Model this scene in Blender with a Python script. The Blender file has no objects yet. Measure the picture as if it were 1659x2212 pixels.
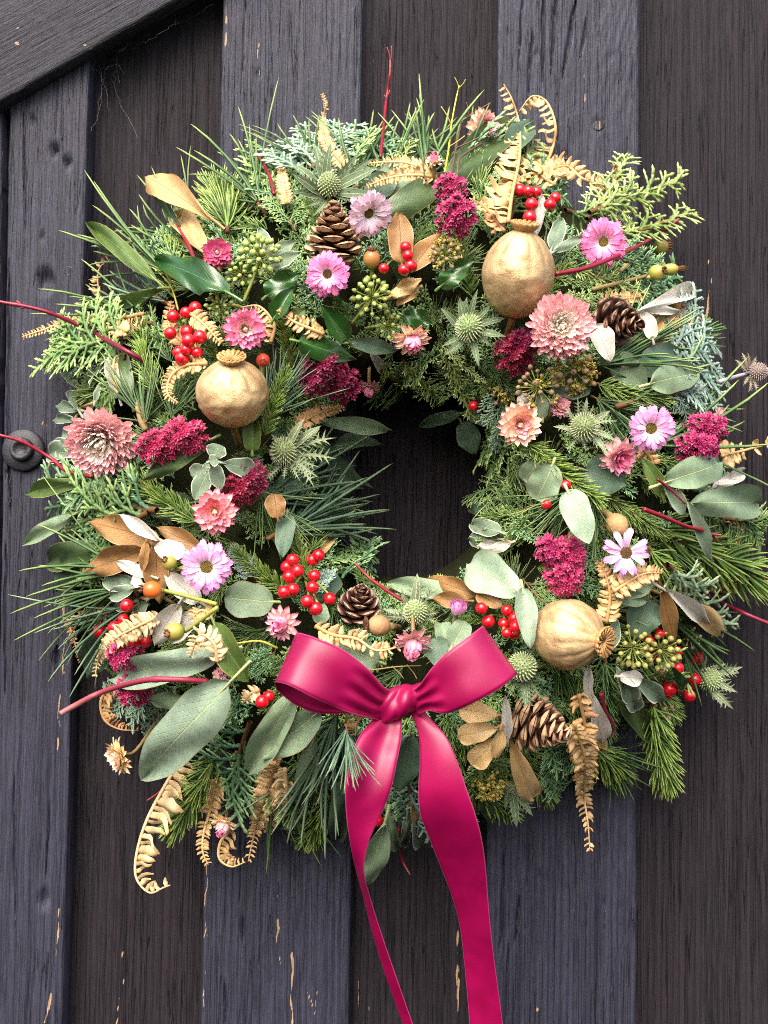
import bpy, math, random
import numpy as np
from mathutils import Vector, Matrix

random.seed(7)
rng = np.random.default_rng(7)
SC = bpy.context.scene
COL = SC.collection
PI = math.pi
R = math.radians

# ---------------------------------------------------------------- camera
TA = math.tan(R(25.0))            # half of the vertical field of view
DIST = 0.83                       # camera to the recessed boards, metres
PITCH, ROLL = R(2.6), R(0.9)
CAM = Vector((0.0, -DIST, 1.5))
CROT = Matrix.Rotation(PI / 2 + PITCH, 3, 'X') @ Matrix.Rotation(ROLL, 3, 'Z')
cd = bpy.data.cameras.new('camera')
cam = bpy.data.objects.new('camera', cd)
COL.objects.link(cam)
cam.matrix_world = Matrix.Translation(CAM) @ CROT.to_4x4()
cd.sensor_fit = 'VERTICAL'
cd.sensor_height = 24.0
cd.lens = 12.0 / TA
cd.clip_start, cd.clip_end = 0.01, 100.0
cd.dof.use_dof = True
cd.dof.focus_distance = DIST - 0.11
cd.dof.aperture_fstop = 9.0
SC.camera = cam

# ---------------------------------------------------------------- daylight (open shade, bright overcast)
SUN_EL, SUN_AZ = R(47), R(-165)
w = bpy.data.worlds.new('World')
SC.world = w
w.use_nodes = True
nt = w.node_tree
nt.nodes.clear()
sky = nt.nodes.new('ShaderNodeTexSky')
sky.sky_type = 'NISHITA'
sky.sun_disc = False
sky.sun_elevation = SUN_EL
sky.sun_rotation = SUN_AZ
sky.air_density = 0.7
sky.dust_density = 6.0
sky.ozone_density = 0.6
bg = nt.nodes.new('ShaderNodeBackground')
bg.inputs['Strength'].default_value = 0.15
wo = nt.nodes.new('ShaderNodeOutputWorld')
nt.links.new(sky.outputs[0], bg.inputs[0])
nt.links.new(bg.outputs[0], wo.inputs[0])
sl = bpy.data.lights.new('sun', 'SUN')
sl.energy = 1.05
sl.angle = R(60)
sl.color = (1.0, 0.96, 0.9)
sun = bpy.data.objects.new('sun', sl)
COL.objects.link(sun)
sdir = Vector((math.sin(SUN_AZ) * math.cos(SUN_EL), math.cos(SUN_AZ) * math.cos(SUN_EL), math.sin(SUN_EL)))
sun.rotation_euler = sdir.to_track_quat('Z', 'Y').to_euler()
sun.location = (-0.5, -1.5, 3)
SC.view_settings.view_transform = 'Standard'
SC.view_settings.look = 'None'
SC.view_settings.gamma = 1.0
SC.view_settings.use_curve_mapping = False
SC.view_settings.exposure = 1.5
SC.render.engine = 'CYCLES'
SC.cycles.max_bounces = 8
SC.cycles.diffuse_bounces = 3
SC.cycles.glossy_bounces = 3
SC.cycles.transmission_bounces = 3
SC.cycles.use_denoising = False
SC.cycles.filter_width = 1.0

# ---------------------------------------------------------------- places: (u, v) on the frame, d metres out from the recessed boards
def P(u, v, d=0.0):
    r = CROT @ Vector(((u - 829.5) / 1106 * TA, (1106 - v) / 1106 * TA, -1.0))
    return CAM + r * ((DIST - d) / r.y)
def S(d):
    return (DIST - d) * TA / 1106.0
def surf(u, v):
    e = math.hypot((u - 868) / 437, (v - 1035) / 470)
    rho = (e - 1) * 450 / (300 if e > 1 else 285)
    return 0.036 + 0.115 * math.sqrt(max(0.0, 1 - rho * rho))
def D3(du, dv, out):
    return Vector((du, -out, -dv)).normalized()
def basis(z, hint=Vector((0, -1, 0.01))):
    z = z.normalized()
    x = hint.cross(z)
    if x.length < 1e-4:
        x = Vector((1, 0, 0)).cross(z)
    x.normalize()
    y = z.cross(x)
    m = Matrix((x, y, z)).transposed()
    return m
def aim(a, b, nrm=Vector((0, -1, 0)), roll=0.0, loc=None, scale=None):
    """matrix whose x runs from a to b, z towards nrm"""
    x = (b - a)
    L = x.length
    x = x / L
    y = nrm.cross(x)
    y.normalize()
    z = x.cross(y)
    m = Matrix((x, y, z)).transposed() @ Matrix.Rotation(roll, 3, 'X')
    s = L if scale is None else scale
    return Matrix.Translation(a if loc is None else loc) @ (m * s).to_4x4()

# ---------------------------------------------------------------- mesh helpers
class MB:
    def __init__(s):
        s.V, s.F, s.T, s.S, s.n = [], [], [], [], 0
    def add(s, V, F, T=None, Sx=None):
        V = np.asarray(V, float).reshape(-1, 3)
        s.V.append(V)
        k = len(V)
        s.T.append(np.full(k, 0.5) if T is None else np.broadcast_to(np.asarray(T, float), (k,)))
        s.S.append(np.zeros(k) if Sx is None else np.broadcast_to(np.asarray(Sx, float), (k,)))
        for f in F:
            f = np.asarray(f, int)
            if f.size:
                s.F.append(f + s.n)
        s.n += k
    def arrays(s):
        return np.concatenate(s.V), s.F, np.concatenate(s.T), np.concatenate(s.S)
    def merge(s, arr, M=None):
        V, F, T, Sx = arr
        if M is not None:
            m = np.array(M)
            V = V @ m[:3, :3].T + m[:3, 3]
        s.add(V, F, T, Sx)
    def mesh(s, name, mat=None, smooth=True):
        V, F, T, Sx = s.arrays()
        return mkmesh(name, V, F, T, Sx, mat, smooth)

def mkmesh(name, V, F, T, Sx, mat, smooth=True):
    me = bpy.data.meshes.new(name)
    me.vertices.add(len(V))
    me.vertices.foreach_set('co', np.ascontiguousarray(V, np.float32).ravel())
    idx = np.concatenate([f.ravel() for f in F]).astype(np.int32)
    tot = np.concatenate([np.full(len(f), f.shape[1]) for f in F]).astype(np.int32)
    st = np.concatenate([[0], np.cumsum(tot)[:-1]]).astype(np.int32)
    me.loops.add(len(idx))
    me.loops.foreach_set('vertex_index', idx)
    me.polygons.add(len(tot))
    me.polygons.foreach_set('loop_start', st)
    me.polygons.foreach_set('loop_total', tot)
    if smooth:
        me.polygons.foreach_set('use_smooth', np.ones(len(tot), bool))
    for nm, a in (('t', T), ('s', Sx)):
        at = me.attributes.new(nm, 'FLOAT', 'POINT')
        at.data.foreach_set('value', np.ascontiguousarray(a, np.float32))
    me.update(calc_edges=True)
    if mat is not None:
        me.materials.append(mat)
    return me

def gridF(nr, nc, wrap=False):
    i = np.arange(nr - 1)[:, None]
    j = np.arange(nc if wrap else nc - 1)[None, :]
    a = i * nc + j
    b = i * nc + (j + 1) % nc
    return np.stack([a, b, b + nc, a + nc], -1).reshape(-1, 4)

def tube(mb, pts, rad, n=6, t0=0.0, t1=1.0, sv=0.0, flat=1.0, cap=True, tv=None):
    pts = np.asarray([tuple(p) for p in pts], float)
    k = len(pts)
    rad = np.broadcast_to(np.asarray(rad, float), (k,))
    tg = np.gradient(pts, axis=0)
    tg /= np.linalg.norm(tg, axis=1)[:, None] + 1e-12
    u = np.cross(tg[0], [0.0, 0.0, 1.0])
    if np.linalg.norm(u) < 1e-3:
        u = np.cross(tg[0], [0.0, 1.0, 0.0])
    u /= np.linalg.norm(u)
    V = []
    ang = np.arange(n) * 2 * PI / n
    for i in range(k):
        u = u - tg[i] * np.dot(u, tg[i])
        u /= np.linalg.norm(u) + 1e-12
        wv = np.cross(tg[i], u)
        V.append(pts[i] + rad[i] * (np.cos(ang)[:, None] * u + flat * np.sin(ang)[:, None] * wv))
    V = np.concatenate(V)
    T = np.repeat(np.linspace(t0, t1, k) if tv is None else tv, n)
    F = [gridF(k, n, True)]
    if cap and n > 2:
        F += [np.arange(n)[::-1][None, :], (np.arange(n) + (k - 1) * n)[None, :]]
    mb.add(V, F, T, sv)

def cat(pts, m=8):
    """Catmull-Rom through points of any dimension"""
    p = np.asarray([tuple(q) for q in pts], float)
    if len(p) == 2:
        return p[0] + np.linspace(0, 1, m + 1)[:, None] * (p[1] - p[0])
    q = np.concatenate([[2 * p[0] - p[1]], p, [2 * p[-1] - p[-2]]])
    out = []
    tt = np.linspace(0, 1, m, endpoint=False)[:, None]
    for i in range(1, len(q) - 2):
        a, b, c, d = q[i - 1], q[i], q[i + 1], q[i + 2]
        out.append(0.5 * (2 * b + (c - a) * tt + (2 * a - 5 * b + 4 * c - d) * tt ** 2 + (3 * b - a - 3 * c + d) * tt ** 3))
    out.append(p[-1:])
    return np.concatenate(out)

def sphere(mb, c, r, nu=12, nv=8, ax=None, T=None, bump=0.0):
    th = np.linspace(0, PI, nv + 1)
    ph = np.arange(nu) * 2 * PI / nu
    V = np.stack([np.sin(th)[:, None] * np.cos(ph), np.sin(th)[:, None] * np.sin(ph), np.cos(th)[:, None] + 0 * ph], -1).reshape(-1, 3)
    V = V * np.asarray(r, float)
    if bump:
        V = V * (1 + bump * rng.standard_normal((len(V), 1)))
    if ax is not None:
        V = V @ np.array(ax).T
    mb.add(V + np.asarray(tuple(c)), [gridF(nv + 1, nu, True)], np.repeat(np.linspace(1, 0, nv + 1), nu) if T is None else T)

def _h(ix, iy, seed):
    n = (ix.astype(np.int64) * 374761393 + iy.astype(np.int64) * 668265263 + seed * 974634777) & 0x7fffffff
    n = ((n ^ (n >> 13)) * 1274126177) & 0x7fffffff
    return ((n ^ (n >> 16)) & 0xffff) / 65535.0
def vn(x, y, seed=0):
    ix, iy = np.floor(x), np.floor(y)
    fx, fy = x - ix, y - iy
    fx, fy = fx * fx * (3 - 2 * fx), fy * fy * (3 - 2 * fy)
    a, b = _h(ix, iy, seed), _h(ix + 1, iy, seed)
    c, d = _h(ix, iy + 1, seed), _h(ix + 1, iy + 1, seed)
    return (a * (1 - fx) + b * fx) * (1 - fy) + (c * (1 - fx) + d * fx) * fy

# ---------------------------------------------------------------- objects
WM = {}
LABELS = {}
def tag(o, label, cate, group=None, kind=None):
    if label:
        o['label'] = label
        LABELS[label] = LABELS.get(label, 0) + 1
    if cate: o['category'] = cate
    if group: o['group'] = group
    if kind: o['kind'] = kind
    return o
def thing(name, label, cate, loc, group=None):
    o = bpy.data.objects.new(name, None)
    COL.objects.link(o)
    o.location = loc
    o.empty_display_size = 0.01
    WM[o] = Matrix.Translation(loc)
    return tag(o, label, cate, group)
def part(name, me, parent=None, M=None, mat=None, kind=None, label=None):
    o = bpy.data.objects.new(name, me)
    COL.objects.link(o)
    M = Matrix.Identity(4) if M is None else M
    if parent is not None:
        o.parent = parent
        o.matrix_basis = WM[parent].inverted() @ M
    else:
        o.matrix_basis = M
    WM[o] = M
    if mat is not None:
        o.material_slots[0].link = 'OBJECT'
        o.material_slots[0].material = mat
    if kind: o['kind'] = kind
    if label: o['label'] = label
    return o
def solo(name, mb, mat, label, cate, loc, group=None, kind=None):
    """a thing that is one mesh; its verts are given in world space"""
    V, F, T, Sx = mb.arrays()
    o = part(name, mkmesh(name, V - np.array(tuple(loc)), F, T, Sx, mat), None, Matrix.Translation(loc))
    return tag(o, label, cate, group, kind)
def wpart(name, mb, mat, parent, kind=None, label=None, smooth=True):
    """a part whose verts are given in world space"""
    V, F, T, Sx = mb.arrays()
    l = WM[parent].translation
    return part(name, mkmesh(name, V - np.array(tuple(l)), F, T, Sx, mat, smooth), parent, Matrix.Translation(l), kind=kind, label=label)

# ---------------------------------------------------------------- materials
def C(r, g, b):
    f = lambda c: (c / 255 / 12.92) if c <= 10 else ((c / 255 + 0.055) / 1.055) ** 2.4
    return (f(r), f(g), f(b), 1.0)
class NT:
    def __init__(s, name):
        s.m = bpy.data.materials.new(name)
        s.m.use_nodes = True
        s.t = s.m.node_tree
        s.t.nodes.clear()
        s.out = s.N('ShaderNodeOutputMaterial')
    def N(s, k, **kw):
        n = s.t.nodes.new(k)
        for a, b in kw.items():
            setattr(n, a, b)
        return n
    def L(s, a, b):
        s.t.links.new(a, b)
    def put(s, inp, v):
        if hasattr(v, 'is_output') or isinstance(v, bpy.types.NodeSocket):
            s.L(v, inp)
        else:
            inp.default_value = v
    def attr(s, nm):
        return s.N('ShaderNodeAttribute', attribute_name=nm).outputs['Fac']
    def math(s, op, a, b=0.0, c=None, clamp=False):
        n = s.N('ShaderNodeMath', operation=op, use_clamp=clamp)
        s.put(n.inputs[0], a)
        s.put(n.inputs[1], b)
        if c is not None: s.put(n.inputs[2], c)
        return n.outputs[0]
    def smooth(s, v, a, b):
        n = s.N('ShaderNodeMapRange', interpolation_type='SMOOTHSTEP')
        s.put(n.inputs['Value'], v)
        n.inputs['From Min'].default_value = a
        n.inputs['From Max'].default_value = b
        return n.outputs['Result']
    def mix(s, f, a, b, blend='MIX'):
        n = s.N('ShaderNodeMix', data_type='RGBA', blend_type=blend)
        s.put(n.inputs[0], f)
        s.put(n.inputs[6], a)
        s.put(n.inputs[7], b)
        return n.outputs[2]
    def ramp(s, f, stops):
        n = s.N('ShaderNodeValToRGB')
        e = n.color_ramp.elements
        while len(e) < len(stops): e.new(0.5)
        for x, (p, c) in zip(e, stops):
            x.position, x.color = p, c
        s.put(n.inputs[0], f)
        return n.outputs[0]
    def coord(s, k='Object'):
        return s.N('ShaderNodeTexCoord').outputs[k]
    def map(s, v, sc):
        n = s.N('ShaderNodeMapping')
        s.L(v, n.inputs[0])
        n.inputs['Scale'].default_value = sc
        return n.outputs[0]
    def noise(s, v, scale, detail=4.0, rough=0.5, dist=0.0):
        n = s.N('ShaderNodeTexNoise')
        if v is not None: s.L(v, n.inputs['Vector'])
        n.inputs['Scale'].default_value = scale
        n.inputs['Detail'].default_value = detail
        n.inputs['Roughness'].default_value = rough
        n.inputs['Distortion'].default_value = dist
        return n.outputs['Fac']
    def rand(s):
        return s.N('ShaderNodeObjectInfo').outputs['Random']
    def hsv(s, c, h=0.5, sat=1.0, v=1.0):
        n = s.N('ShaderNodeHueSaturation')
        s.put(n.inputs['Hue'], h); s.put(n.inputs['Saturation'], sat); s.put(n.inputs['Value'], v)
        s.put(n.inputs['Color'], c)
        return n.outputs[0]
    def bump(s, h, strength=0.3, dist=0.001):
        n = s.N('ShaderNodeBump')
        s.put(n.inputs['Strength'], strength)
        n.inputs['Distance'].default_value = dist
        s.L(h, n.inputs['Height'])
        return n.outputs[0]
    def bsdf(s, col, rough=0.5, metal=0.0, spec=0.5, normal=None, trans=0.0, sheen=0.0, aniso=0.0, coat=0.0, tcol=None):
        b = s.N('ShaderNodeBsdfPrincipled')
        s.put(b.inputs['Base Color'], col)
        s.put(b.inputs['Roughness'], rough)
        s.put(b.inputs['Metallic'], metal)
        s.put(b.inputs['Specular IOR Level'], spec)
        b.inputs['Sheen Weight'].default_value = sheen
        b.inputs['Anisotropic'].default_value = aniso
        b.inputs['Coat Weight'].default_value = coat
        b.inputs['Coat Roughness'].default_value = 0.15
        if normal is not None: s.L(normal, b.inputs['Normal'])
        o = b.outputs[0]
        if trans:
            tr = s.N('ShaderNodeBsdfTranslucent')
            s.put(tr.inputs[0], col if tcol is None else tcol)
            mx = s.N('ShaderNodeMixShader')
            mx.inputs[0].default_value = trans
            s.L(o, mx.inputs[1]); s.L(tr.outputs[0], mx.inputs[2])
            o = mx.outputs[0]
        s.L(o, s.out.inputs[0])
        return s.m

def m_leaf(name, top, back, vein, edge=None, rough=0.45, spec=0.5, veinw=0.05, side=0.35, mottle=0.25, coat=0.0, trans=0.12, edgew=0.86):
    n = NT(name)
    t, sv = n.attr('t'), n.attr('s')
    a = n.math('ABSOLUTE', sv)
    geo = n.N('ShaderNodeNewGeometry')
    nz = n.noise(n.coord(), 130, 5, 0.6)
    n2 = n.noise(n.coord(), 900, 3, 0.6)
    c = n.mix(n.smooth(nz, 0.3, 0.7), top, tuple(x * (1 - mottle) for x in top[:3]) + (1,))
    c = n.mix(n.smooth(n2, 0.55, 0.8), c, tuple(min(1, x * 1.25 + 0.01) for x in top[:3]) + (1,))
    q = n.math('MULTIPLY_ADD', t, 16.0, n.math('MULTIPLY', a, -5.0))
    q = n.math('ABSOLUTE', n.math('SUBTRACT', n.math('FRACT', q), 0.5))
    sidev = n.math('MULTIPLY', n.smooth(q, 0.09, 0.0), n.smooth(a, 1.0, 0.6))
    c = n.mix(n.math('MULTIPLY', sidev, side), c, vein)
    mid = n.smooth(a, veinw, veinw * 0.35)
    c = n.mix(mid, c, vein)
    if edge is not None:
        c = n.mix(n.smooth(n.math('MULTIPLY_ADD', n.math('SUBTRACT', nz, 0.5), 0.12, a), edgew, 0.98), c, edge)
    spot = n.math('MULTIPLY', n.smooth(n.noise(n.coord(), 260, 3, 0.6), 0.66, 0.72), 0.45)
    c = n.mix(spot, c, tuple(x * 0.6 for x in top[:3]) + (1,))
    brn = n.math('MULTIPLY', n.smooth(n.noise(n.coord(), 120, 4, 0.7), 0.66, 0.74), n.smooth(a, 0.5, 1.0))
    c = n.mix(n.math('MULTIPLY', brn, 0.6), c, C(120, 92, 56))
    c = n.mix(geo.outputs['Backfacing'], c, back)
    c = n.hsv(c, 0.5, 1.0, n.math('MULTIPLY_ADD', n.rand(), 0.3, 0.85))
    h = n.math('ADD', n.math('MULTIPLY', n2, 0.4), n.math('MULTIPLY', n.math('ADD', mid, n.math('MULTIPLY', sidev, 0.5)), -0.8))
    return n.bsdf(c, rough, spec=spec, normal=n.bump(h, 0.6, 0.0008), trans=trans, coat=coat)

def m_grad(name, stops, rough=0.5, spec=0.3, trans=0.0, var=0.15, nscale=400, namt=0.15, bump=0.2, metal=0.0, sheen=0.0, huevar=0.01, streak=False):
    """colour runs along the piece from its base to its tip"""
    n = NT(name)
    c = n.ramp(n.attr('t'), stops)
    if streak:
        w_ = n.N('ShaderNodeTexNoise', noise_dimensions='1D')
        n.L(n.attr('s'), w_.inputs['W'])
        w_.inputs['Scale'].default_value = 7.0
        nz = w_.outputs['Fac']
    else:
        nz = n.noise(n.coord(), nscale, 4, 0.6)
    k = n.math('MULTIPLY_ADD', nz, 2 * namt, 1 - namt)
    k = n.math('MULTIPLY', k, n.math('MULTIPLY_ADD', n.rand(), 2 * var, 1 - var))
    hue = n.math('MULTIPLY_ADD', n.rand(), 2 * huevar, 0.5 - huevar)
    c = n.hsv(c, hue, 1.0, k)
    return n.bsdf(c, rough, metal, spec, n.bump(nz, bump, 0.0005), trans, sheen)

def m_conifer(name, dark, light, tip, rough=0.45, spec=0.4):
    n = NT(name)
    t, sv = n.attr('t'), n.attr('s')
    c = n.mix(sv, dark, light)
    c = n.mix(n.smooth(t, 0.55, 1.0), c, tip)
    nz = n.noise(n.coord(), 3, 3)
    c = n.hsv(c, 0.5, n.math('MULTIPLY_ADD', nz, 0.4, 0.8), n.math('MULTIPLY_ADD', n.rand(), 0.35, 0.83))
    return n.bsdf(c, rough, spec=spec, trans=0.0)

# ---------------------------------------------------------------- timber door
def m_wood(name, dark, light, brown, rough=0.55, spec=0.4, fine=1.0, rot=0.0):
    n = NT(name)
    t, sv = n.attr('t'), n.attr('s')
    mp = n.N('ShaderNodeMapping')
    n.L(n.coord(), mp.inputs[0])
    mp.inputs['Rotation'].default_value = (0, rot, 0)
    co = mp.outputs[0]
    f1 = n.noise(n.map(co, (1150, 300, 34)), 1.0, 4, 0.7)
    wv = n.N('ShaderNodeTexWave', wave_type='BANDS', bands_direction='X', wave_profile='SAW')
    n.L(n.map(co, (1, 1, 0.05)), wv.inputs['Vector'])
    wv.inputs['Scale'].default_value = 62.0
    wv.inputs['Distortion'].default_value = 9.0
    wv.inputs['Detail'].default_value = 3.0
    wv.inputs['Detail Scale'].default_value = 0.55
    ring = wv.outputs['Fac']
    f2 = n.noise(n.map(co, (170, 60, 6)), 1.0, 5, 0.65, 0.4)
    f3 = n.noise(n.map(co, (16, 16, 5)), 1.0, 4, 0.6)
    f4 = n.noise(n.map(co, (230, 80, 5)), 1.0, 2, 0.5, 0.3)
    c = n.mix(n.smooth(f1, 0.33, 0.67), dark, light)
    c = n.mix(n.math('MULTIPLY', n.smooth(f2, 0.4, 0.66), 0.6), c, light)
    c = n.mix(n.math('MULTIPLY', n.smooth(f3, 0.40, 0.66), 0.6), c, brown)
    blk = tuple(x * 0.25 for x in dark[:3]) + (1,)
    c = n.mix(n.math('MULTIPLY', n.smooth(ring, 0.45, 1.0), 0.42), c, blk)
    c = n.mix(n.math('MULTIPLY', n.smooth(sv, 0.45, 0.2), 0.3), c, blk)
    line = n.smooth(n.math('ABSOLUTE', n.math('SUBTRACT', f4, 0.5)), 0.016, 0.004)
    line = n.math('MULTIPLY', line, n.smooth(f3, 0.42, 0.55))
    c = n.mix(n.math('MULTIPLY', line, 0.6), c, blk)
    speck = n.smooth(n.noise(n.map(co, (520, 500, 190)), 1.0, 2, 0.5), 0.77, 0.82)
    c = n.mix(n.math('MULTIPLY', speck, 0.3), c, C(150, 140, 130))
    bare = n.smooth(n.math('MULTIPLY_ADD', n.math('SUBTRACT', f1, 0.5), 1.1, t), 0.52, 0.62)
    c = n.mix(bare, c, n.mix(f1, C(122, 92, 62), C(190, 164, 130)))
    r = n.math('MULTIPLY_ADD', f2, 0.3, rough - 0.15)
    h = n.math('ADD', n.math('ADD', f1, n.math('MULTIPLY', f2, 0.8)), n.math('MULTIPLY_ADD', line, -2.0, n.math('MULTIPLY', ring, -1.1)))
    return n.bsdf(c, r, spec=spec, normal=n.bump(h, 1.0 * fine, 0.0009))

M_BATTEN = m_wood('stained_batten', C(21, 22, 31), C(55, 56, 72), C(43, 43, 55))
M_BRACE = m_wood('stained_brace', C(21, 22, 30), C(46, 47, 59), C(38, 39, 48), rot=R(-60))
M_PANEL = m_wood('stained_panel', C(19, 17, 20), C(45, 41, 46), C(39, 34, 37), rough=0.65, spec=0.15, fine=0.8)
M_IRON = m_grad('painted_iron', [(0, C(24, 24, 30)), (1, C(42, 42, 50))], 0.5, 0.5, nscale=900, namt=0.35, bump=0.8, var=0)

def polydist(X, Z, pts):
    best = np.full(X.shape, 9.0)
    par = np.zeros(X.shape)
    for k in range(len(pts) - 1):
        a, b = pts[k], pts[k + 1]
        dx, dz = b[0] - a[0], b[1] - a[1]
        q = np.clip(((X - a[0]) * dx + (Z - a[1]) * dz) / (dx * dx + dz * dz + 1e-12), 0, 1)
        dd = np.hypot(X - a[0] - q * dx, Z - a[1] - q * dz)
        m = dd < best
        best[m] = dd[m]
        par[m] = ((k + q) / (len(pts) - 1))[m]
    return best, par

def board(name, parent, quad, d, thick, seed, mat, relief=0.5, cracks=(), pits=(), bare=(), step=(0.0008, 0.003), wob=5.0, ripple=0.0, knots=(), label=None, round_=0.0025):
    c = [np.array(tuple(P(u, v, d))) for u, v in quad]      # TL TR BR BL
    wdt = np.linalg.norm(c[1] - c[0]); hgt = np.linalg.norm(c[3] - c[0])
    nx, ny = max(6, int(wdt / step[0])), max(6, int(hgt / step[1]))
    a = np.linspace(0, 1, nx)[None, :, None]; b = np.linspace(0, 1, ny)[:, None, None]
    Pt = (c[0] * (1 - a) + c[1] * a) * (1 - b) + (c[3] * (1 - a) + c[2] * a) * b
    x = (a[..., 0] * wdt * 1000) + 0 * b[..., 0]
    y = (b[..., 0] * hgt * 1000) + 0 * a[..., 0]
    X, Z = Pt[..., 0], Pt[..., 2]
    wb = wob * 2 * (vn(x / 32, y / 130, seed) - 0.5) + 1.2 * (vn(x / 9, y / 40, seed + 1) - 0.5)
    for (ku, kv, kr) in knots:
        kp = P(ku, kv, d)
        dd = np.hypot(X - kp.x, (Z - kp.z) * 0.5) * 1000
        wb = wb + np.sign(X - kp.x) * kr * 0.9 * np.exp(-(dd / (kr * 1.6)) ** 2)
    g1 = vn((x + wb) / 1.1, y / 45, seed + 2)
    g2 = vn((x + wb) / 4.2, y / 150, seed + 3)
    g3 = vn(x / 30, y / 90, seed + 4)
    g4 = vn((x + wb) / 1.8, y / 5.0, seed + 5)
    h = relief * (0.9 * g1 + 0.7 * g2) + 1.1 * (g3 - 0.5) + ripple * g4
    sv = 0.5 * g1 + 0.5 * g2
    bt = np.zeros_like(h)
    for (pts, wpx, dep) in cracks:
        q = [(P(u, v, d).x, P(u, v, d).z) for u, v in pts]
        dd, par = polydist(X + 0.0012 * (vn(y / 14, x * 0, seed + 9) - 0.5), Z, q)
        ww = wpx * 0.00035 * (0.25 + 0.75 * np.sin(PI * np.clip(par, 0.02, 0.98)))
        h = h - dep * np.clip(1.15 - dd / ww, 0, 1)
    for (pu, pv, pr, dep) in pits:
        pp = P(pu, pv, d)
        rr = np.hypot((X - pp.x), (Z - pp.z) * 0.75) / (pr * 0.00035)
        rr = rr + 0.5 * (vn(x / 1.5, y / 2.5, seed + 11) - 0.5)
        h = h - dep * np.clip(1.4 - rr, 0, 1)
    for (pts, wpx) in bare:
        q = [(P(u, v, d).x, P(u, v, d).z) for u, v in pts]
        dd, par = polydist(X + 0.002 * (vn(y / 6, x * 0, seed + 19) - 0.5), Z, q)
        ww = wpx * 0.00022 * (0.2 + 1.4 * vn(y / 8, x * 0 + 3, seed + 21))
        v_ = np.clip(1.3 - dd / ww, 0, 1) * (0.25 + 1.0 * vn(x / 1.5, y / 9, seed + 23))
        bt = np.maximum(bt, v_)
        h = h - 0.25 * v_
    ex = np.minimum(x, wdt * 1000 - x) / 1000 + 0.0012 * (vn(x * 0, y / 12, seed + 7) - 0.4)
    h = h - 1000 * round_ * np.clip(1 - ex / round_, 0, 1) ** 2 * 0.8
    Pt = Pt.copy()
    Pt[..., 1] -= h / 1000
    V = Pt.reshape(-1, 3)
    F = gridF(ny, nx)
    i = np.arange(ny * nx).reshape(ny, nx)
    loop = np.concatenate([i[0, :-1], i[:-1, -1], i[-1, ::-1][:-1], i[::-1, 0][:-1]])
    n0 = len(V)
    bk = V[loop].copy(); bk[:, 1] = -d + thick
    k = np.arange(len(loop)); k2 = (k + 1) % len(loop)
    SF = np.stack([loop[k], n0 + k, n0 + k2, loop[k2]], -1)
    # flip so that the face looks towards the camera
    mb = MB()
    mb.add(np.concatenate([V, bk]), [F[:, ::-1], SF[:, ::-1]],
           np.concatenate([bt.ravel(), np.zeros(len(bk))]), np.concatenate([sv.ravel(), np.full(len(bk), 0.5)]))
    me_ = wpart(name, mb, mat, parent, label=label)
    try:
        me_.data.set_sharp_from_angle(angle=R(50))
    except Exception:
        pass
    return me_

# ---------------------------------------------------------------- pieces shared by many things (unit size)
def gridpiece(nl, ns, fn):
    t = np.linspace(0, 1, nl)[:, None] + 0 * np.zeros((1, ns))
    s = np.linspace(-1, 1, ns)[None, :] + 0 * np.zeros((nl, 1))
    X, Y, Z = fn(t, s)
    mb = MB()
    mb.add(np.stack([X + 0 * t, Y + 0 * t, Z + 0 * t], -1).reshape(-1, 3), [gridF(nl, ns)[:, ::-1]], t.ravel(), s.ravel())
    return mb
def prof(t, a, b):
    tm = a / (a + b)
    return (np.clip(t, 1e-6, 1) ** a) * (np.clip(1 - t, 0, 1) ** b) / (tm ** a * (1 - tm) ** b)

PETAL = {}
def petal_protos():
    dummy = bpy.data.materials.new('petal_default')
    def straw(t, s):
        w_ = np.maximum(prof(t, 0.45, 0.55), 0) * 0.215
        return t, s * w_, 0.30 * t ** 2 - 0.10 * t + 0.10 * s * s * (1 - t)
    def straw_recurved(t, s):
        w_ = prof(t, 0.45, 0.6) * 0.19
        return t * 0.97, s * w_, 0.16 * t - 0.22 * t ** 2.5 + 0.08 * s * s
    def daisy(t, s):
        w_ = (0.08 + 0.10 * t) * np.clip((1 - t) * 7, 0.35, 1) ** 0.7
        tip = np.where(t > 0.99, 0.05 * np.cos(s * 7.0), 0)
        return t + tip - 0.04 * s * s * t, s * w_, 0.18 * np.sin(t * PI * 0.9) - 0.05 * t + 0.05 * s * s + 0.02 * np.cos(s * 9)
    def pom(t, s):
        w_ = 0.092 * np.minimum(1, 0.35 + t) * np.sqrt(np.clip(1 - np.clip((t - 0.78) / 0.23, 0, 1) ** 2, 0.02, 1))
        return t - 0.08 * t ** 4, s * w_, 0.38 * t ** 2.2 + 0.05 * s * s - 0.06 * t
    def cup(t, s):
        w_ = prof(t, 0.5, 0.55) * 0.3
        return t * 0.9, s * w_, 0.5 * t ** 2.2 + 0.22 * s * s * w_ / 0.3 - 0.06
    for nm, f, k in (('straw', straw, 7), ('recurved', straw_recurved, 7), ('daisy', daisy, 8), ('pom', pom, 9), ('cup', cup, 7)):
        PETAL[nm] = gridpiece(k, 5, f).mesh(nm + '_petal', dummy)
petal_protos()

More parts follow.
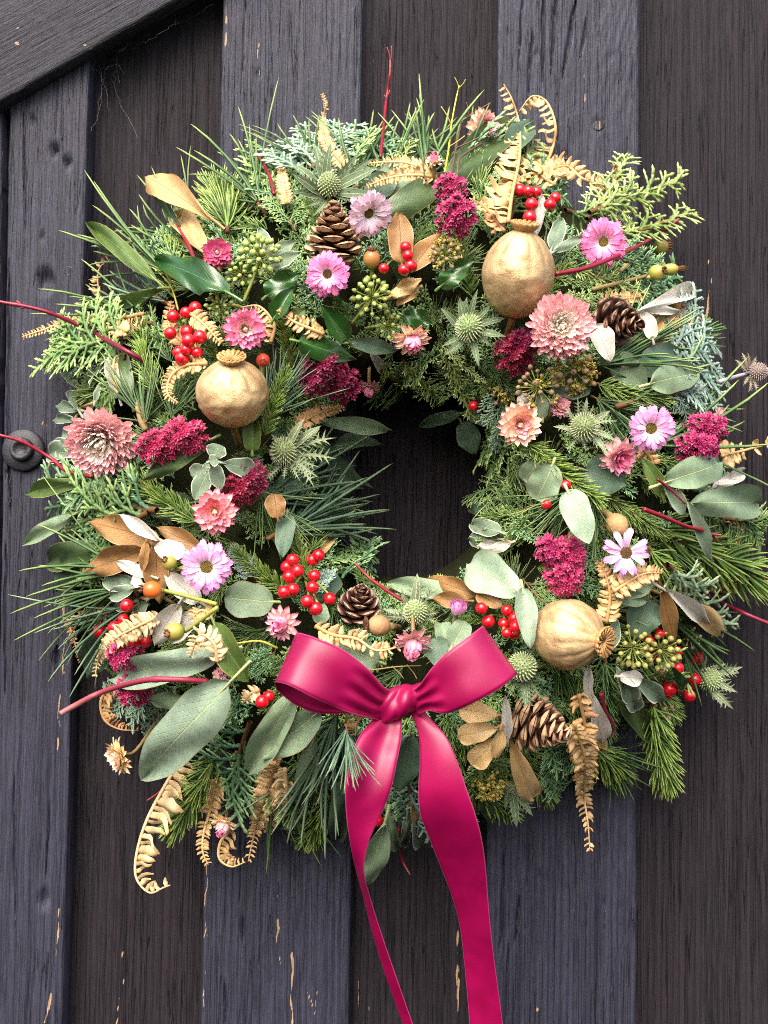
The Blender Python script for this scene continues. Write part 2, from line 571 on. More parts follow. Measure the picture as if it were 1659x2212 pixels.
def scale_proto():
    mb = MB()
    def top(t, s):
        w_ = np.where(t < 0.72, 0.16 + 0.28 * t, 0.36 * np.sqrt(np.clip(1 - ((t - 0.72) / 0.28) ** 2, 0, 1)))
        return t, s * w_, 0.10 * t + 0.10 * np.clip(t - 0.6, 0, 1) * (1 - s * s) + 0.05 * (1 - s * s)
    def bot(t, s):
        x, y, z = top(t, s)
        return x, y, z - 0.11 * (1 - s * s) - 0.03 - 0.14 * np.exp(-((t - 0.86) / 0.12) ** 2) * (1 - s * s)
    a = gridpiece(8, 5, top).arrays(); b = gridpiece(8, 5, bot).arrays()
    mb.merge(a); mb.add(b[0], [b[1][0][:, ::-1]], b[2], b[3])
    return mb.mesh('cone_scale', bpy.data.materials.new('scale_default'))
SCALE = scale_proto()

def berry_proto():
    mb = MB()
    sphere(mb, (0, 0, 0), (1, 1, 0.97), 18, 12)
    for k in range(5):
        an = k * 2 * PI / 5
        tube(mb, [(0.03 * math.cos(an), 0.03 * math.sin(an), 0.95), (0.15 * math.cos(an), 0.15 * math.sin(an), 1.02)], [0.06, 0.02], 4, 2.0, 2.0, tv=[2.0, 2.0])
    return mb.mesh('berry', None)
def ivy_proto():
    mb = MB()
    sphere(mb, (0, 0, 0), (1, 1, 1.1), 10, 7)
    tube(mb, [(0, 0, 1.0), (0, 0, 1.3)], [0.3, 0.12], 6, tv=[2, 2])
    return mb.mesh('ivy_berry', None)

def pinna_proto(seed):
    def f(t, s):
        lob = 1 + 0.16 * np.cos(t * 26 + seed)
        w_ = prof(t, 0.25, 0.5) * 0.22 * lob
        return t, s * w_, 0.16 * t ** 2 * (1 if seed % 2 else -1) - 0.10 * s * s + 0.05 * np.sin(t * 7 + seed)
    return gridpiece(8, 4, f).mesh('pinna', bpy.data.materials.new('pinna_default'))
PINNA = [pinna_proto(k) for k in range(3)]

# conifers --------------------------------------------------------
def beadtube(mb, p0, p1, r, bead, t0, t1, sv, bend=None):
    L = math.dist(p0, p1)
    nb = max(2, int(round(L / bead)))
    m = 2 * nb + 1
    a = np.linspace(0, 1, m)
    pts = np.asarray(p0) + a[:, None] * (np.asarray(p1) - np.asarray(p0))
    if bend is not None:
        pts = pts + (a * (1 - a) * 4)[:, None] * np.asarray(bend)
    rad = np.where(np.arange(m) % 2 == 1, r, r * 0.62) * (1 - 0.35 * a)
    rad[-1] = r * 0.12
    tube(mb, pts, rad, 4, tv=t0 + (t1 - t0) * a, sv=sv, flat=0.7, cap=False)

def cypress(seed, nside=15, sub=10, ang=40, spread=0.42, r=0.0165, bead=0.034, curl=0.08, sublen=0.12):
    g = random.Random(seed)
    mb, tw = MB(), MB()
    ax = lambda t: np.array([t, curl * math.sin(t * 2.4 + seed), -0.10 * t * t + 0.04 * math.sin(t * 5 + seed)])
    tube(tw, [ax(k / 10) for k in range(9)], np.linspace(0.014, 0.007, 9), 5, cap=False)
    beadtube(mb, ax(0.5), ax(1.0), r, bead, 0.3, 1.0, 0.5)
    for i in range(nside):
        t = 0.06 + 0.86 * i / nside
        side = 1 if i % 2 else -1
        ln = (spread * (1 - t) ** 0.75 + 0.08) * g.uniform(0.8, 1.15) * (0.75 if t < 0.15 else 1)
        an = R(ang + g.uniform(-8, 8)) * side
        p0 = ax(t)
        dr = np.array([math.cos(an), math.sin(an), g.uniform(-0.12, 0.18)])
        p1 = p0 + ln * dr
        sv = g.random()
        bz = np.array([0.05 * ln, -0.06 * side * ln, 0.05 * ln])
        beadtube(mb, p0, p1, r, bead, 0.15, 0.95, sv, bz)
        ns = max(2, int(sub * ln / 0.4))
        for j in range(ns):
            q = 0.15 + 0.75 * j / ns
            b0 = p0 + q * (p1 - p0) + 4 * q * (1 - q) * bz
            s2 = 1 if j % 2 else -1
            a2 = an + R(38 + g.uniform(-8, 8)) * s2
            l2 = (sublen * (1 - q) + 0.05) * g.uniform(0.7, 1.2)
            b1 = b0 + l2 * np.array([math.cos(a2), math.sin(a2), g.uniform(-0.2, 0.25)])
            beadtube(mb, b0, b1, r * 0.85, bead, 0.3 + 0.4 * q, 1.0, sv * 0.6 + 0.4 * g.random())
            if l2 > 0.1 and sub > 5:
                for s3 in (-1, 1):
                    a3 = a2 + R(40) * s3
                    c0 = b0 + 0.5 * (b1 - b0)
                    beadtube(mb, c0, c0 + 0.055 * np.array([math.cos(a3), math.sin(a3), g.uniform(-0.2, 0.2)]), r * 0.75, bead, 0.6, 1.0, sv)
    return mb.arrays(), tw.arrays()

def spruce(seed, n=170, ln=0.2, r=0.0085, tiplen=1.0):
    g = random.Random(seed)
    mb, tw = MB(), MB()
    ax = lambda t: np.array([t, 0.07 * math.sin(t * 2 + seed), 0.05 * math.sin(t * 3 + seed * 2)])
    tube(tw, [ax(k / 10) for k in range(11)], np.linspace(0.016, 0.008, 11), 5)
    for i in range(n):
        t = 0.03 + 0.97 * (i + g.random()) / n
        ph = g.uniform(-0.15, PI + 0.15) if g.random() < 0.8 else g.uniform(PI, 2 * PI)
        fw = R(g.uniform(38, 62)) * (1 - 0.55 * max(0, t - 0.85) / 0.15)
        d = np.array([math.cos(fw), math.sin(fw) * math.cos(ph), math.sin(fw) * math.sin(ph) * 0.7])
        l = ln * g.uniform(0.75, 1.1) * (1 - 0.35 * max(0, t - 0.8) / 0.2)
        p = ax(min(t, 1))
        q = np.array([0.03, 0, 0.02])
        tube(mb, [p, p + d * l * 0.5, p + d * l * 0.85 + q * 0.5, p + d * l + q], [r * 0.7, r, r * 0.75, r * 0.12], 4, tv=[0.0, 0.4, 0.75, 1.0], sv=g.random(), cap=False, flat=0.6)
    return mb.arrays(), tw.arrays()

def pine(seed, n=60, spread=26, r=0.0085, back=0.3):
    g = random.Random(seed)
    mb, tw = MB(), MB()
    tube(tw, [(-0.08, 0, -0.04), (0.05, 0.01, -0.01), (back, 0.0, 0.0)], [0.012, 0.013, 0.01], 6)
    for i in range(n):
        x0 = g.uniform(0, back)
        ph = g.uniform(0, 2 * PI)
        sp = R(spread) * math.sqrt(g.random()) * (1.25 if x0 < back * 0.4 else 0.8)
        d = np.array([math.cos(sp), math.sin(sp) * math.cos(ph), math.sin(sp) * math.sin(ph) * 0.75])
        l = g.uniform(0.6, 1.0) * (1 - x0 * 0.35)
        bnd = np.array([0, g.uniform(-0.15, 0.15), g.uniform(-0.14, 0.05)])
        p0 = np.array([x0, 0, 0]) + 0.012 * np.array([0, d[1], d[2]]) / math.sin(max(sp, 0.1))
        aa = np.array([0, 0.25, 0.5, 0.75, 0.93, 1.0])
        pts = p0 + aa[:, None] * d * l + (aa ** 2)[:, None] * bnd
        tube(mb, pts, r * np.array([0.7, 1, 1, 0.95, 0.6, 0.1]), 4, tv=aa, sv=g.random(), cap=False, flat=0.55)
    return mb.arrays(), tw.arrays()

PROTO = {}
def proto(kind, mb, tw):
    dm = bpy.data.materials.new('foliage_default'); dt = bpy.data.materials.new('twig_default')
    PROTO.setdefault(kind, []).append((mkmesh(kind + '_foliage', *mb, dm), mkmesh(kind + '_twig', *tw, dt), mb))
for k in range(4):
    proto('cypress', *cypress(k))
    proto('spruce', *spruce(k + 10))
    proto('pine', *pine(k + 20))
for k in range(3):
    proto('juniper', *cypress(k + 40, nside=12, sub=9, ang=25, spread=0.17, r=0.0155, bead=0.036, curl=0.05, sublen=0.075))
    proto('finecypress', *cypress(k + 60, nside=14, sub=7, ang=50, spread=0.42, r=0.0075, bead=0.028, curl=0.12, sublen=0.17))
    proto('widepine', *pine(k + 80, n=46, spread=42, back=0.22))
    proto('thinpine', *pine(k + 120, n=24, spread=22, r=0.008, back=0.2))
for k in range(3):
    proto('lowcypress', *cypress(k + 90, nside=11, sub=6, r=0.021, bead=0.05))
    proto('lowspruce', *spruce(k + 130, n=90, ln=0.24, r=0.0125))
    proto('lowpine', *pine(k + 95, n=34, spread=38, r=0.0105))

M_TWIG = m_grad('brown_bark', [(0, C(92, 62, 36)), (1, C(140, 92, 48))], 0.7)
CONC = {
    'green': m_conifer('spruce_green', C(70, 98, 42), C(108, 136, 60), C(160, 180, 98)),
    'deep': m_conifer('deep_green', C(48, 74, 42), C(76, 106, 58), C(112, 142, 80)),
    'pine': m_conifer('pine_green', C(56, 84, 48), C(94, 122, 74), C(142, 162, 100)),
    'bluepine': m_conifer('blue_pine', C(64, 90, 70), C(102, 128, 102), C(138, 158, 126)),
    'thuja': m_conifer('thuja_green', C(70, 100, 54), C(106, 136, 78), C(150, 176, 108)),
    'blue': m_conifer('blue_cypress', C(84, 114, 94), C(122, 150, 124), C(158, 182, 154)),
    'ice': m_conifer('ice_cypress', C(92, 118, 106), C(126, 150, 136), C(158, 180, 164)),
    'lime': m_conifer('lime_juniper', C(92, 114, 56), C(128, 148, 82), C(174, 186, 122)),
    'sage': m_conifer('sage_juniper', C(96, 124, 94), C(128, 152, 118), C(168, 186, 142)),
    'teal': m_conifer('teal_cypress', C(60, 96, 64), C(94, 130, 90), C(136, 170, 120)),
}
def sprig(name, kind, col, label, cate, base, tip, off=0.0, off2=None, var=None, roll=0.0, group=None, lift=0.0):
    """a conifer sprig from base to tip (frame places), lying on the wreath's surface"""
    global _sp
    o2 = off if off2 is None else off2
    a = P(*base, surf(*base) + off)
    b = P(*tip, max(0.034, surf(*tip) + o2))
    lst = PROTO[kind]
    k = (hash_(label) if var is None else var) % len(lst)
    t = thing(name, label, cate, a, group)
    M = aim(a, b, Vector((0, -1, 0)), roll)
    part('twig', lst[k][1], t, M, M_TWIG)
    part('needles' if 'cypress' not in kind and kind != 'juniper' else 'scale_leaves', lst[k][0], t, M, CONC[col], kind='stuff')
    return t
def hash_(s):
    n = 0
    for ch in s: n = (n * 31 + ord(ch)) & 0xffffff
    return n

# broad leaves ----------------------------------------------------
SHAPE = {'lance': (0.75, 0.95), 'ovate': (0.5, 0.75), 'round': (0.5, 0.42), 'tip': (0.55, 1.05), 'spoon': (0.9, 0.42)}
def leafV(mb, A, B, width, shape='ovate', nrm=None, roll=0.0, curl=0.06, fold=0.12, wave=0.0, side=0.0, stalk=0.12, nl=15, ns=9, seed=0):
    x = B - A
    L = x.length
    M = np.array(aim(A, B, Vector((0, -1, 0)) if nrm is None else nrm, roll))
    a, b = SHAPE[shape]
    hw = width / L / 2
    t = np.linspace(0, 1, nl)
    t = (t * t * (3 - 2 * t) * 0.4 + t * 0.6)[:, None] + np.zeros((1, ns))
    s = np.linspace(-1, 1, ns)[None, :] + np.zeros((nl, 1))
    w_ = prof(t, a, b) * hw * (1 + 0.06 * np.sin(t * 11 + seed))
    Y = s * w_ + side * np.sin(t * PI) + 0.03 * (t - 0.5) ** 2
    Z = 4 * curl * t * (1 - t) + fold * np.abs(s) ** 1.3 * w_ * 2 + wave * np.sin(t * 9 + seed + s * 1.5) * np.abs(s) * w_ * 2 + 0.03 * np.sin(s * 2.5 + t * 5 + seed) + 0.05 * (np.abs(s) ** 2) * w_ * np.sin(t * 14 + seed * 2) * 2 + 0.25 * s * w_ * np.sin(t * 2.6 + seed)
    V = np.stack([t, Y, Z], -1).reshape(-1, 3)
    V = V @ M[:3, :3].T + M[:3, 3]
    mb.add(V, [gridF(nl, ns)[:, ::-1]], t.ravel(), s.ravel())
    if stalk:
        st = np.array([[-stalk, 0.0, -stalk * 0.5], [-stalk * 0.5, 0, -stalk * 0.15], [0.0, 0, 0.002], [0.12, side * 0.35, 4 * curl * 0.12 * 0.88]])
        st = st @ M[:3, :3].T + M[:3, 3]
        tube(mb, st, np.array([0.0011, 0.001, 0.0009, 0.0004]), 5, tv=[0, 0, 0, 0], cap=False)

def leaf(name, mat, label, base, tip, wpx, off=0.012, off2=None, shape='ovate', cate='leaf', group=None, parent=None, **kw):
    o2 = off if off2 is None else off2
    da, db = surf(*base) + off, max(0.032, surf(*tip) + o2)
    A, B = P(*base, da), P(*tip, db)
    mb = MB()
    leafV(mb, A, B, wpx * S((da + db) / 2), shape, seed=hash_(str(base)) % 17, **kw)
    if parent is not None:
        return wpart(name, mb, mat, parent, label=label)
    return solo(name, mb, mat, label, cate, A, group)

# flowers ----------------------------------------------------------
def m_petal(name, base, mid, tip):
    n = NT(name)
    c = n.ramp(n.attr('t'), [(0.0, base), (0.5, mid), (1.0, tip)])
    w_ = n.N('ShaderNodeTexNoise', noise_dimensions='2D')
    cv = n.N('ShaderNodeCombineXYZ')
    n.L(n.math('MULTIPLY', n.attr('s'), 9.0), cv.inputs[0]); n.L(n.attr('t'), cv.inputs[1])
    n.L(cv.outputs[0], w_.inputs['Vector']); w_.inputs['Scale'].default_value = 1.6
    k = n.math('MULTIPLY_ADD', w_.outputs['Fac'], 0.35, 0.82)
    r = n.rand()
    k = n.math('MULTIPLY', k, n.math('MULTIPLY_ADD', r, 0.24, 0.88))
    c = n.hsv(c, n.math('MULTIPLY_ADD', r, 0.02, 0.49), n.math('MULTIPLY_ADD', w_.outputs['Fac'], 0.3, 0.85), k)
    c = n.mix(0.10, c, C(255, 250, 246))
    return n.bsdf(c, 0.42, spec=0.4, normal=n.bump(w_.outputs['Fac'], 0.3, 0.0005), trans=0.12)
PM = {
    'coral': m_petal('coral_petal', C(250, 214, 176), C(246, 128, 136), C(232, 84, 112)),
    'coralout': m_petal('coral_outer_petal', C(252, 236, 222), C(250, 184, 184), C(238, 112, 140)),
    'pink': m_petal('pink_petal', C(252, 226, 224), C(244, 140, 178), C(228, 92, 150)),
    'pinkin': m_petal('pink_inner_petal', C(252, 236, 222), C(250, 208, 202), C(240, 160, 176)),
    'cream': m_petal('cream_petal', C(240, 212, 150), C(252, 234, 204), C(252, 222, 200)),
    'peach': m_petal('peach_petal', C(252, 224, 170), C(252, 200, 160), C(248, 168, 152)),
    'peachpale': m_petal('pale_peach_petal', C(250, 224, 184), C(252, 214, 180), C(250, 186, 168)),
    'rose': m_petal('rose_petal', C(246, 180, 186), C(240, 142, 168), C(222, 106, 148)),
    'maroon': m_petal('maroon_petal', C(190, 60, 84), C(170, 44, 78), C(128, 24, 56)),
    'magenta': m_petal('magenta_petal', C(246, 160, 190), C(216, 50, 122), C(188, 24, 94)),
    'hot': m_petal('hot_pink_petal', C(252, 228, 240), C(244, 136, 194), C(236, 98, 174)),
    'lilac': m_petal('lilac_petal', C(252, 242, 250), C(242, 176, 222), C(232, 130, 204)),
    'palelilac': m_petal('pale_lilac_petal', C(242, 212, 240), C(234, 174, 226), C(222, 142, 210)),
    'pale': m_petal('pale_pink_petal', C(252, 248, 250), C(250, 226, 238), C(246, 204, 226)),
    'pom': m_petal('salmon_petal', C(255, 238, 222), C(255, 216, 210), C(255, 190, 196)),
    'pomin': m_petal('salmon_inner_petal', C(255, 240, 208), C(255, 246, 232), C(255, 236, 224)),
    'straw': m_petal('straw_petal', C(230, 190, 110), C(248, 214, 150), C(252, 220, 180)),
    'dusty': m_petal('dusty_petal', C(240, 204, 176), C(226, 164, 164), C(208, 124, 144)),
}
M_DISC = m_grad('olive_disc', [(0, C(70, 58, 20)), (0.5, C(132, 116, 44)), (1, C(170, 152, 70))], 0.8, namt=0.4)
M_DDISC = m_grad('dark_disc', [(0, C(60, 36, 20)), (0.55, C(88, 62, 30)), (1, C(160, 136, 60))], 0.8, namt=0.4)
M_YDISC = m_grad('golden_disc', [(0, C(190, 140, 60)), (0.6, C(222, 180, 100)), (1, C(150, 96, 46))], 0.8, namt=0.4)
M_STALK = m_grad('dry_stalk', [(0, C(120, 100, 60)), (1, C(150, 130, 84))], 0.7)
M_GSTALK = m_grad('green_stalk', [(0, C(104, 116, 52)), (1, C(150, 156, 74))], 0.6)

def disc_arrays(n=120, dome=0.35, spike=0.10):
    mb = MB()
    th = np.linspace(0, PI / 2, 7); nu = 18; ph = np.arange(nu) * 2 * PI / nu
    V = np.stack([np.sin(th)[:, None] * np.cos(ph), np.sin(th)[:, None] * np.sin(ph), dome * np.cos(th)[:, None] + 0 * ph], -1).reshape(-1, 3)
    mb.add(V, [gridF(7, nu, True)], 0.2)
    for i in range(n):
        q = (i + 0.5) / n; r_ = math.sqrt(q) * 0.98; an = i * 2.39996
        p = np.array([r_ * math.cos(an), r_ * math.sin(an), dome * math.sqrt(max(0, 1 - r_ * r_))])
        d = np.array([p[0] * 0.5, p[1] * 0.5, 1.0]); d /= np.linalg.norm(d)
        tube(mb, [p, p + d * spike * 0.6, p + d * spike], [0.045, 0.05, 0.015], 5, tv=[0.3, 0.7, 0.5 + 0.5 * r_], cap=False)
    return mb
DISC = disc_arrays().mesh('flower_disc', bpy.data.materials.new('disc_default'))
TUFT = disc_arrays(70, 0.5, 0.5).mesh('flower_tuft', bpy.data.materials.new('tuft_default'))

def flower(name, label, u, v, rpx, face, layers, centre, off=0.016, cate='flower', stalk=True, seed=0, group=None, stalkto=None):
    """layers: (petal shape, material, count, length, elevation deg, base radius, base height)"""
    g = random.Random(hash_(label))
    d = surf(u, v) + off
    c = P(u, v, d)
    rad = rpx * S(d)
    ax = D3(*face)
    t = thing(name, label, cate, c, group)
    Fm = Matrix.Translation(c) @ (basis(ax) * rad).to_4x4()
    for li, (shp, mt, n, ln, el, rb, hb) in enumerate(layers):
        for i in range(n):
            ph = (i + 0.5 * (li % 2) + g.uniform(-0.22, 0.22)) * 2 * PI / n
            e = R(el + g.uniform(-9, 9))
            l = ln * g.uniform(0.86, 1.1)
            M = Fm @ Matrix.Rotation(ph, 4, 'Z') @ Matrix.Translation((rb, 0, hb)) @ Matrix.Rotation(-e, 4, 'Y') @ Matrix.Rotation(g.uniform(-0.3, 0.3), 4, 'X') @ Matrix.Diagonal((l, l * g.uniform(0.88, 1.15), l, 1))
            part('petal', PETAL[shp], t, M, PM[mt])
    if centre:
        kind, mt, r_, h_ = centre
        part('flower_centre', TUFT if kind == 'tuft' else DISC, t, Fm @ Matrix.Translation((0, 0, h_)) @ Matrix.Diagonal((r_, r_, r_, 1)), mt)
    if stalk:
        mb = MB()
        e = (c - ax * 0.02 + Vector((0, 0.03, 0))) if stalkto is None else P(*stalkto)
        tube(mb, cat([c - ax * 0.001, c - ax * 0.012, e], 5), 0.0012, 6)
        sphere(mb, c - ax * rad * 0.05, (rad * 0.2, rad * 0.2, rad * 0.12), 10, 6, basis(ax))
        wpart('stalk', mb, M_STALK, t)
    return t
def L_open(o='coralout', m='coral', i='coral', k='cream'):     # open strawflower
    return [('recurved', o, 18, 0.92, 2, 0.14, 0.0), ('straw', o, 18, 0.86, 16, 0.13, 0.05), ('straw', m, 17, 0.72, 32, 0.12, 0.1),
            ('straw', i, 14, 0.54, 50, 0.10, 0.14), ('cup', k, 9, 0.36, 74, 0.06, 0.2)]
def L_bud(o='peach', m='rose', i='rose'):                       # half closed strawflower
    return [('recurved', o, 12, 0.88, 8, 0.16, 0.0), ('recurved', o, 12, 0.72, 28, 0.2, 0.1), ('cup', m, 9, 0.78, 62, 0.28, 0.12),
            ('cup', m, 9, 0.82, 74, 0.22, 0.2), ('cup', i, 8, 0.78, 84, 0.13, 0.34), ('cup', i, 6, 0.66, 92, 0.06, 0.5)]
def L_daisy(m='hot', n=17):
    return [('daisy', m, n + 5, 0.84, 4, 0.2, 0.0), ('daisy', m, n + 3, 0.8, 15, 0.2, 0.05), ('daisy', m, n, 0.64, 29, 0.2, 0.08)]
def L_pom(o='pom', k='pomin'):
    return [('pom', o, 46, 0.9, -8, 0.1, 0.0), ('pom', o, 46, 0.92, 2, 0.1, 0.05), ('pom', o, 44, 0.88, 11, 0.1, 0.09), ('pom', o, 40, 0.8, 20, 0.1, 0.12), ('pom', o, 34, 0.7, 30, 0.1, 0.14),
            ('pom', k, 24, 0.62, 40, 0.1, 0.16), ('pom', k, 20, 0.5, 54, 0.09, 0.19), ('pom', k, 14, 0.4, 72, 0.06, 0.21)]

# sedum -----------------------------------------------------------
M_SEDUM = m_grad('sedum_burgundy', [(0, C(84, 12, 40)), (0.5, C(150, 22, 72)), (1, C(204, 70, 120))], 0.45, 0.4, namt=0.3, trans=0.08)
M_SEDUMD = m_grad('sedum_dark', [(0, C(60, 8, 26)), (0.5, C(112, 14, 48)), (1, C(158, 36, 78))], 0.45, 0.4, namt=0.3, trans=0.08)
def sedum(label, lobes, mat=None, off=0.02, dens=1.0):
    u0, v0 = lobes[0][:2]
    d = surf(u0, v0) + off
    g = random.Random(hash_(label))
    base = P(u0, v0, d - 0.02)
    t = thing('sedum_head', label, 'flower', base)
    for (u, v, rx, ry) in lobes:
        mb, st = MB(), MB()
        d = surf(u, v) + off - 0.008
        c = P(u, v, d)
        k = S(d)
        n = int(0.052 * rx * ry * dens) + 20
        for i in range(n):
            q = math.sqrt((i + 0.5) / n); an = i * 2.39996 + g.uniform(-0.3, 0.3)
            x, z = q * rx * math.cos(an), q * ry * math.sin(an)
            wb_ = 0.0035 * math.sin(x * 0.14 + 1.3 * z * 0.1) + g.uniform(-0.001, 0.001)
            h = 0.017 * math.sqrt(max(0.02, 1 - q * q)) + wb_
            p = c + Vector((x * k, -h, -z * k))
            nrm = Vector((x / rx * 0.8 + g.uniform(-0.3, 0.3), -0.8, -z / ry * 0.8 + g.uniform(-0.3, 0.3))).normalized()
            B = np.array(basis(nrm)); rr = 0.0021 * g.uniform(0.8, 1.25)
            a5 = np.arange(5) * 2 * PI / 5 + g.random() * 6
            dirs = np.stack([np.cos(a5), np.sin(a5), np.full(5, 0.75)], -1)
            per = np.stack([-np.sin(a5), np.cos(a5), np.zeros(5)], -1)
            tipv = dirs * rr
            midl, midr = dirs * rr * 0.5 + per * rr * 0.36, dirs * rr * 0.5 - per * rr * 0.36
            V = np.concatenate([np.zeros((1, 3)), midl, tipv, midr]) @ B.T + np.array(tuple(p))
            j = np.arange(5)
            F = np.stack([np.zeros(5, int), 6 + j * 0 + 5 + j, 6 + j, 1 + j], -1)
            F = np.stack([np.zeros(5, int), 11 + j, 6 + j, 1 + j], -1)
            mb.add(V, [F], np.concatenate([[0.1], np.full(5, 0.5), np.full(5, 1.0), np.full(5, 0.5)]))
            sphere(mb, p + nrm * rr * 0.35, rr * 0.3, 5, 3, T=0.75)
            if i % 4 == 0:
                tube(st, [c + Vector((0, 0.012, 0)), p + nrm * -0.001], [0.0007, 0.0005], 4, cap=False)
        wpart('floret_cluster', mb, mat or M_SEDUM, t, kind='stuff')
        wpart('stalk', st, M_SEDUMST, t)
    return t
M_SEDUMST = m_grad('sedum_stalk', [(0, C(110, 60, 60)), (1, C(150, 60, 84))], 0.6)

# berries ----------------------------------------------------------
def m_berry(name, col, dark):
    n = NT(name)
    t = n.attr('t')
    nz = n.noise(n.coord(), 1.6, 3, 0.6)
    c = n.mix(n.smooth(nz, 0.45, 0.75), col, dark)
    c = n.mix(n.smooth(t, 0.985, 0.995), c, C(90, 20, 14))
    c = n.mix(n.smooth(t, 1.4, 1.6), c, C(34, 20, 14))
    c = n.hsv(c, 0.5, 1.0, n.math('MULTIPLY_ADD', n.rand(), 0.3, 0.82))
    return n.bsdf(c, 0.2, spec=0.55, normal=n.bump(n.noise(n.coord(), 5, 2), 0.08, 0.05), coat=0.25)
M_RED = m_berry('red_berry', C(206, 18, 34), C(168, 8, 22))
BERRY = berry_proto(); BERRY.materials.append(M_RED)
M_IVYG = m_grad('ivy_berry_green', [(0, C(126, 144, 70)), (0.8, C(160, 178, 98)), (1, C(176, 188, 112))], 0.45, 0.4, nscale=2, namt=0.1)
M_IVYB = m_grad('ivy_berry_brown', [(0, C(112, 100, 66)), (0.8, C(146, 124, 96)), (1, C(118, 92, 78))], 0.6, 0.3, nscale=2, namt=0.2)
M_IVYO = m_grad('ivy_berry_olive', [(0, C(112, 116, 60)), (0.8, C(150, 148, 84)), (1, C(130, 110, 72))], 0.55, 0.3, nscale=2, namt=0.2)
IVYB = ivy_proto(); IVYB.materials.append(M_IVYG)

def berries(label, pts, r=13.0, off=0.02, root=None, name='red_berry_sprig'):
    g = random.Random(hash_(label))
    cu = sum(p[0] for p in pts) / len(pts); cv = sum(p[1] for p in pts) / len(pts)
    ru, rv = root or (cu, cv)
    rt = P(ru, rv, surf(ru, rv) + off - 0.03)
    t = thing(name, label, 'berries', rt)
    st = MB()
    for i, p in enumerate(pts):
        d = surf(p[0], p[1]) + off + (p[2] if len(p) > 2 else g.uniform(-0.006, 0.006))
        c = P(p[0], p[1], d)
        rr = r * S(d) * g.uniform(0.84, 1.1)
        ax = (Vector((g.uniform(-0.9, 0.9), -0.75, g.uniform(-0.9, 0.5)))).normalized()
        part('berry', BERRY, t, Matrix.Translation(c) @ (basis(ax, Vector((0.3, 0.1, 1))) * rr).to_4x4())
        mid = (c + rt) / 2 + Vector((0, 0.004, 0.004))
        tube(st, cat([rt, mid, c - ax * rr * 0.9], 5), 0.0008, 5, cap=False)
    wpart('stem', st, M_GSTALK, t)
    return t

def ivy_umbel(label, u, v, rpx, mat, face=(0, 0, 1), n=24, off=0.018, root=None, yellow=0):
    g = random.Random(hash_(label))
    d = surf(u, v) + off
    c = P(u, v, d - 0.6 * rpx * S(d))
    k = S(d) * rpx
    ax = D3(*face)
    t = thing('ivy_berry_cluster', label, 'berries', c)
    B = basis(ax)
    st = MB()
    if root is None: e = c - ax * 0.03 + Vector((0, 0.02, 0))
    else: e = P(root[0], root[1], surf(*root) + off - 0.015)
    tube(st, cat([e, (e + c) / 2 + Vector((0.001, 0, 0.001)), c], 6), 0.0011, 6)
    br = 0.155 * k if rpx < 45 else 0.135 * k
    for i in range(n):
        q = (i + 0.5) / n
        th = math.acos(1 - 1.12 * q); an = i * 2.39996
        dr = B @ Vector((math.sin(th) * math.cos(an), math.sin(th) * math.sin(an), math.cos(th)))
        p = c + dr * k * g.uniform(0.82, 1.05)
        tube(st, [c, c + (p - c) * 0.5 + Vector((0, 0, -0.0004)), p], [0.0005, 0.0004, 0.0006], 4, cap=False)
        part('berry', IVYB, t, Matrix.Translation(p) @ (basis(dr) * (br * g.uniform(0.75, 1.15))).to_4x4(), mat)
    wpart('stems', st, M_GSTALK, t)
    if yellow:
        mb = MB()
        for i in range(yellow):
            an = g.uniform(0, 6.28); q = math.sqrt(g.random())
            p = c + B @ Vector((math.cos(an) * q * k, math.sin(an) * q * k, 0.75 * k * math.sqrt(1.05 - q * q)))
            for j in range(6):
                dd = Vector((g.uniform(-1, 1), g.uniform(-1, 0.3), g.uniform(-1, 1))).normalized()
                tube(mb, [p, p + dd * 0.0028], [0.0003, 0.0007], 4, cap=False)
        wpart('stamens', mb, M_YST, t, kind='stuff')
    return t
M_YST = m_grad('yellow_stamen', [(0, C(130, 124, 50)), (1, C(190, 176, 84))], 0.7)

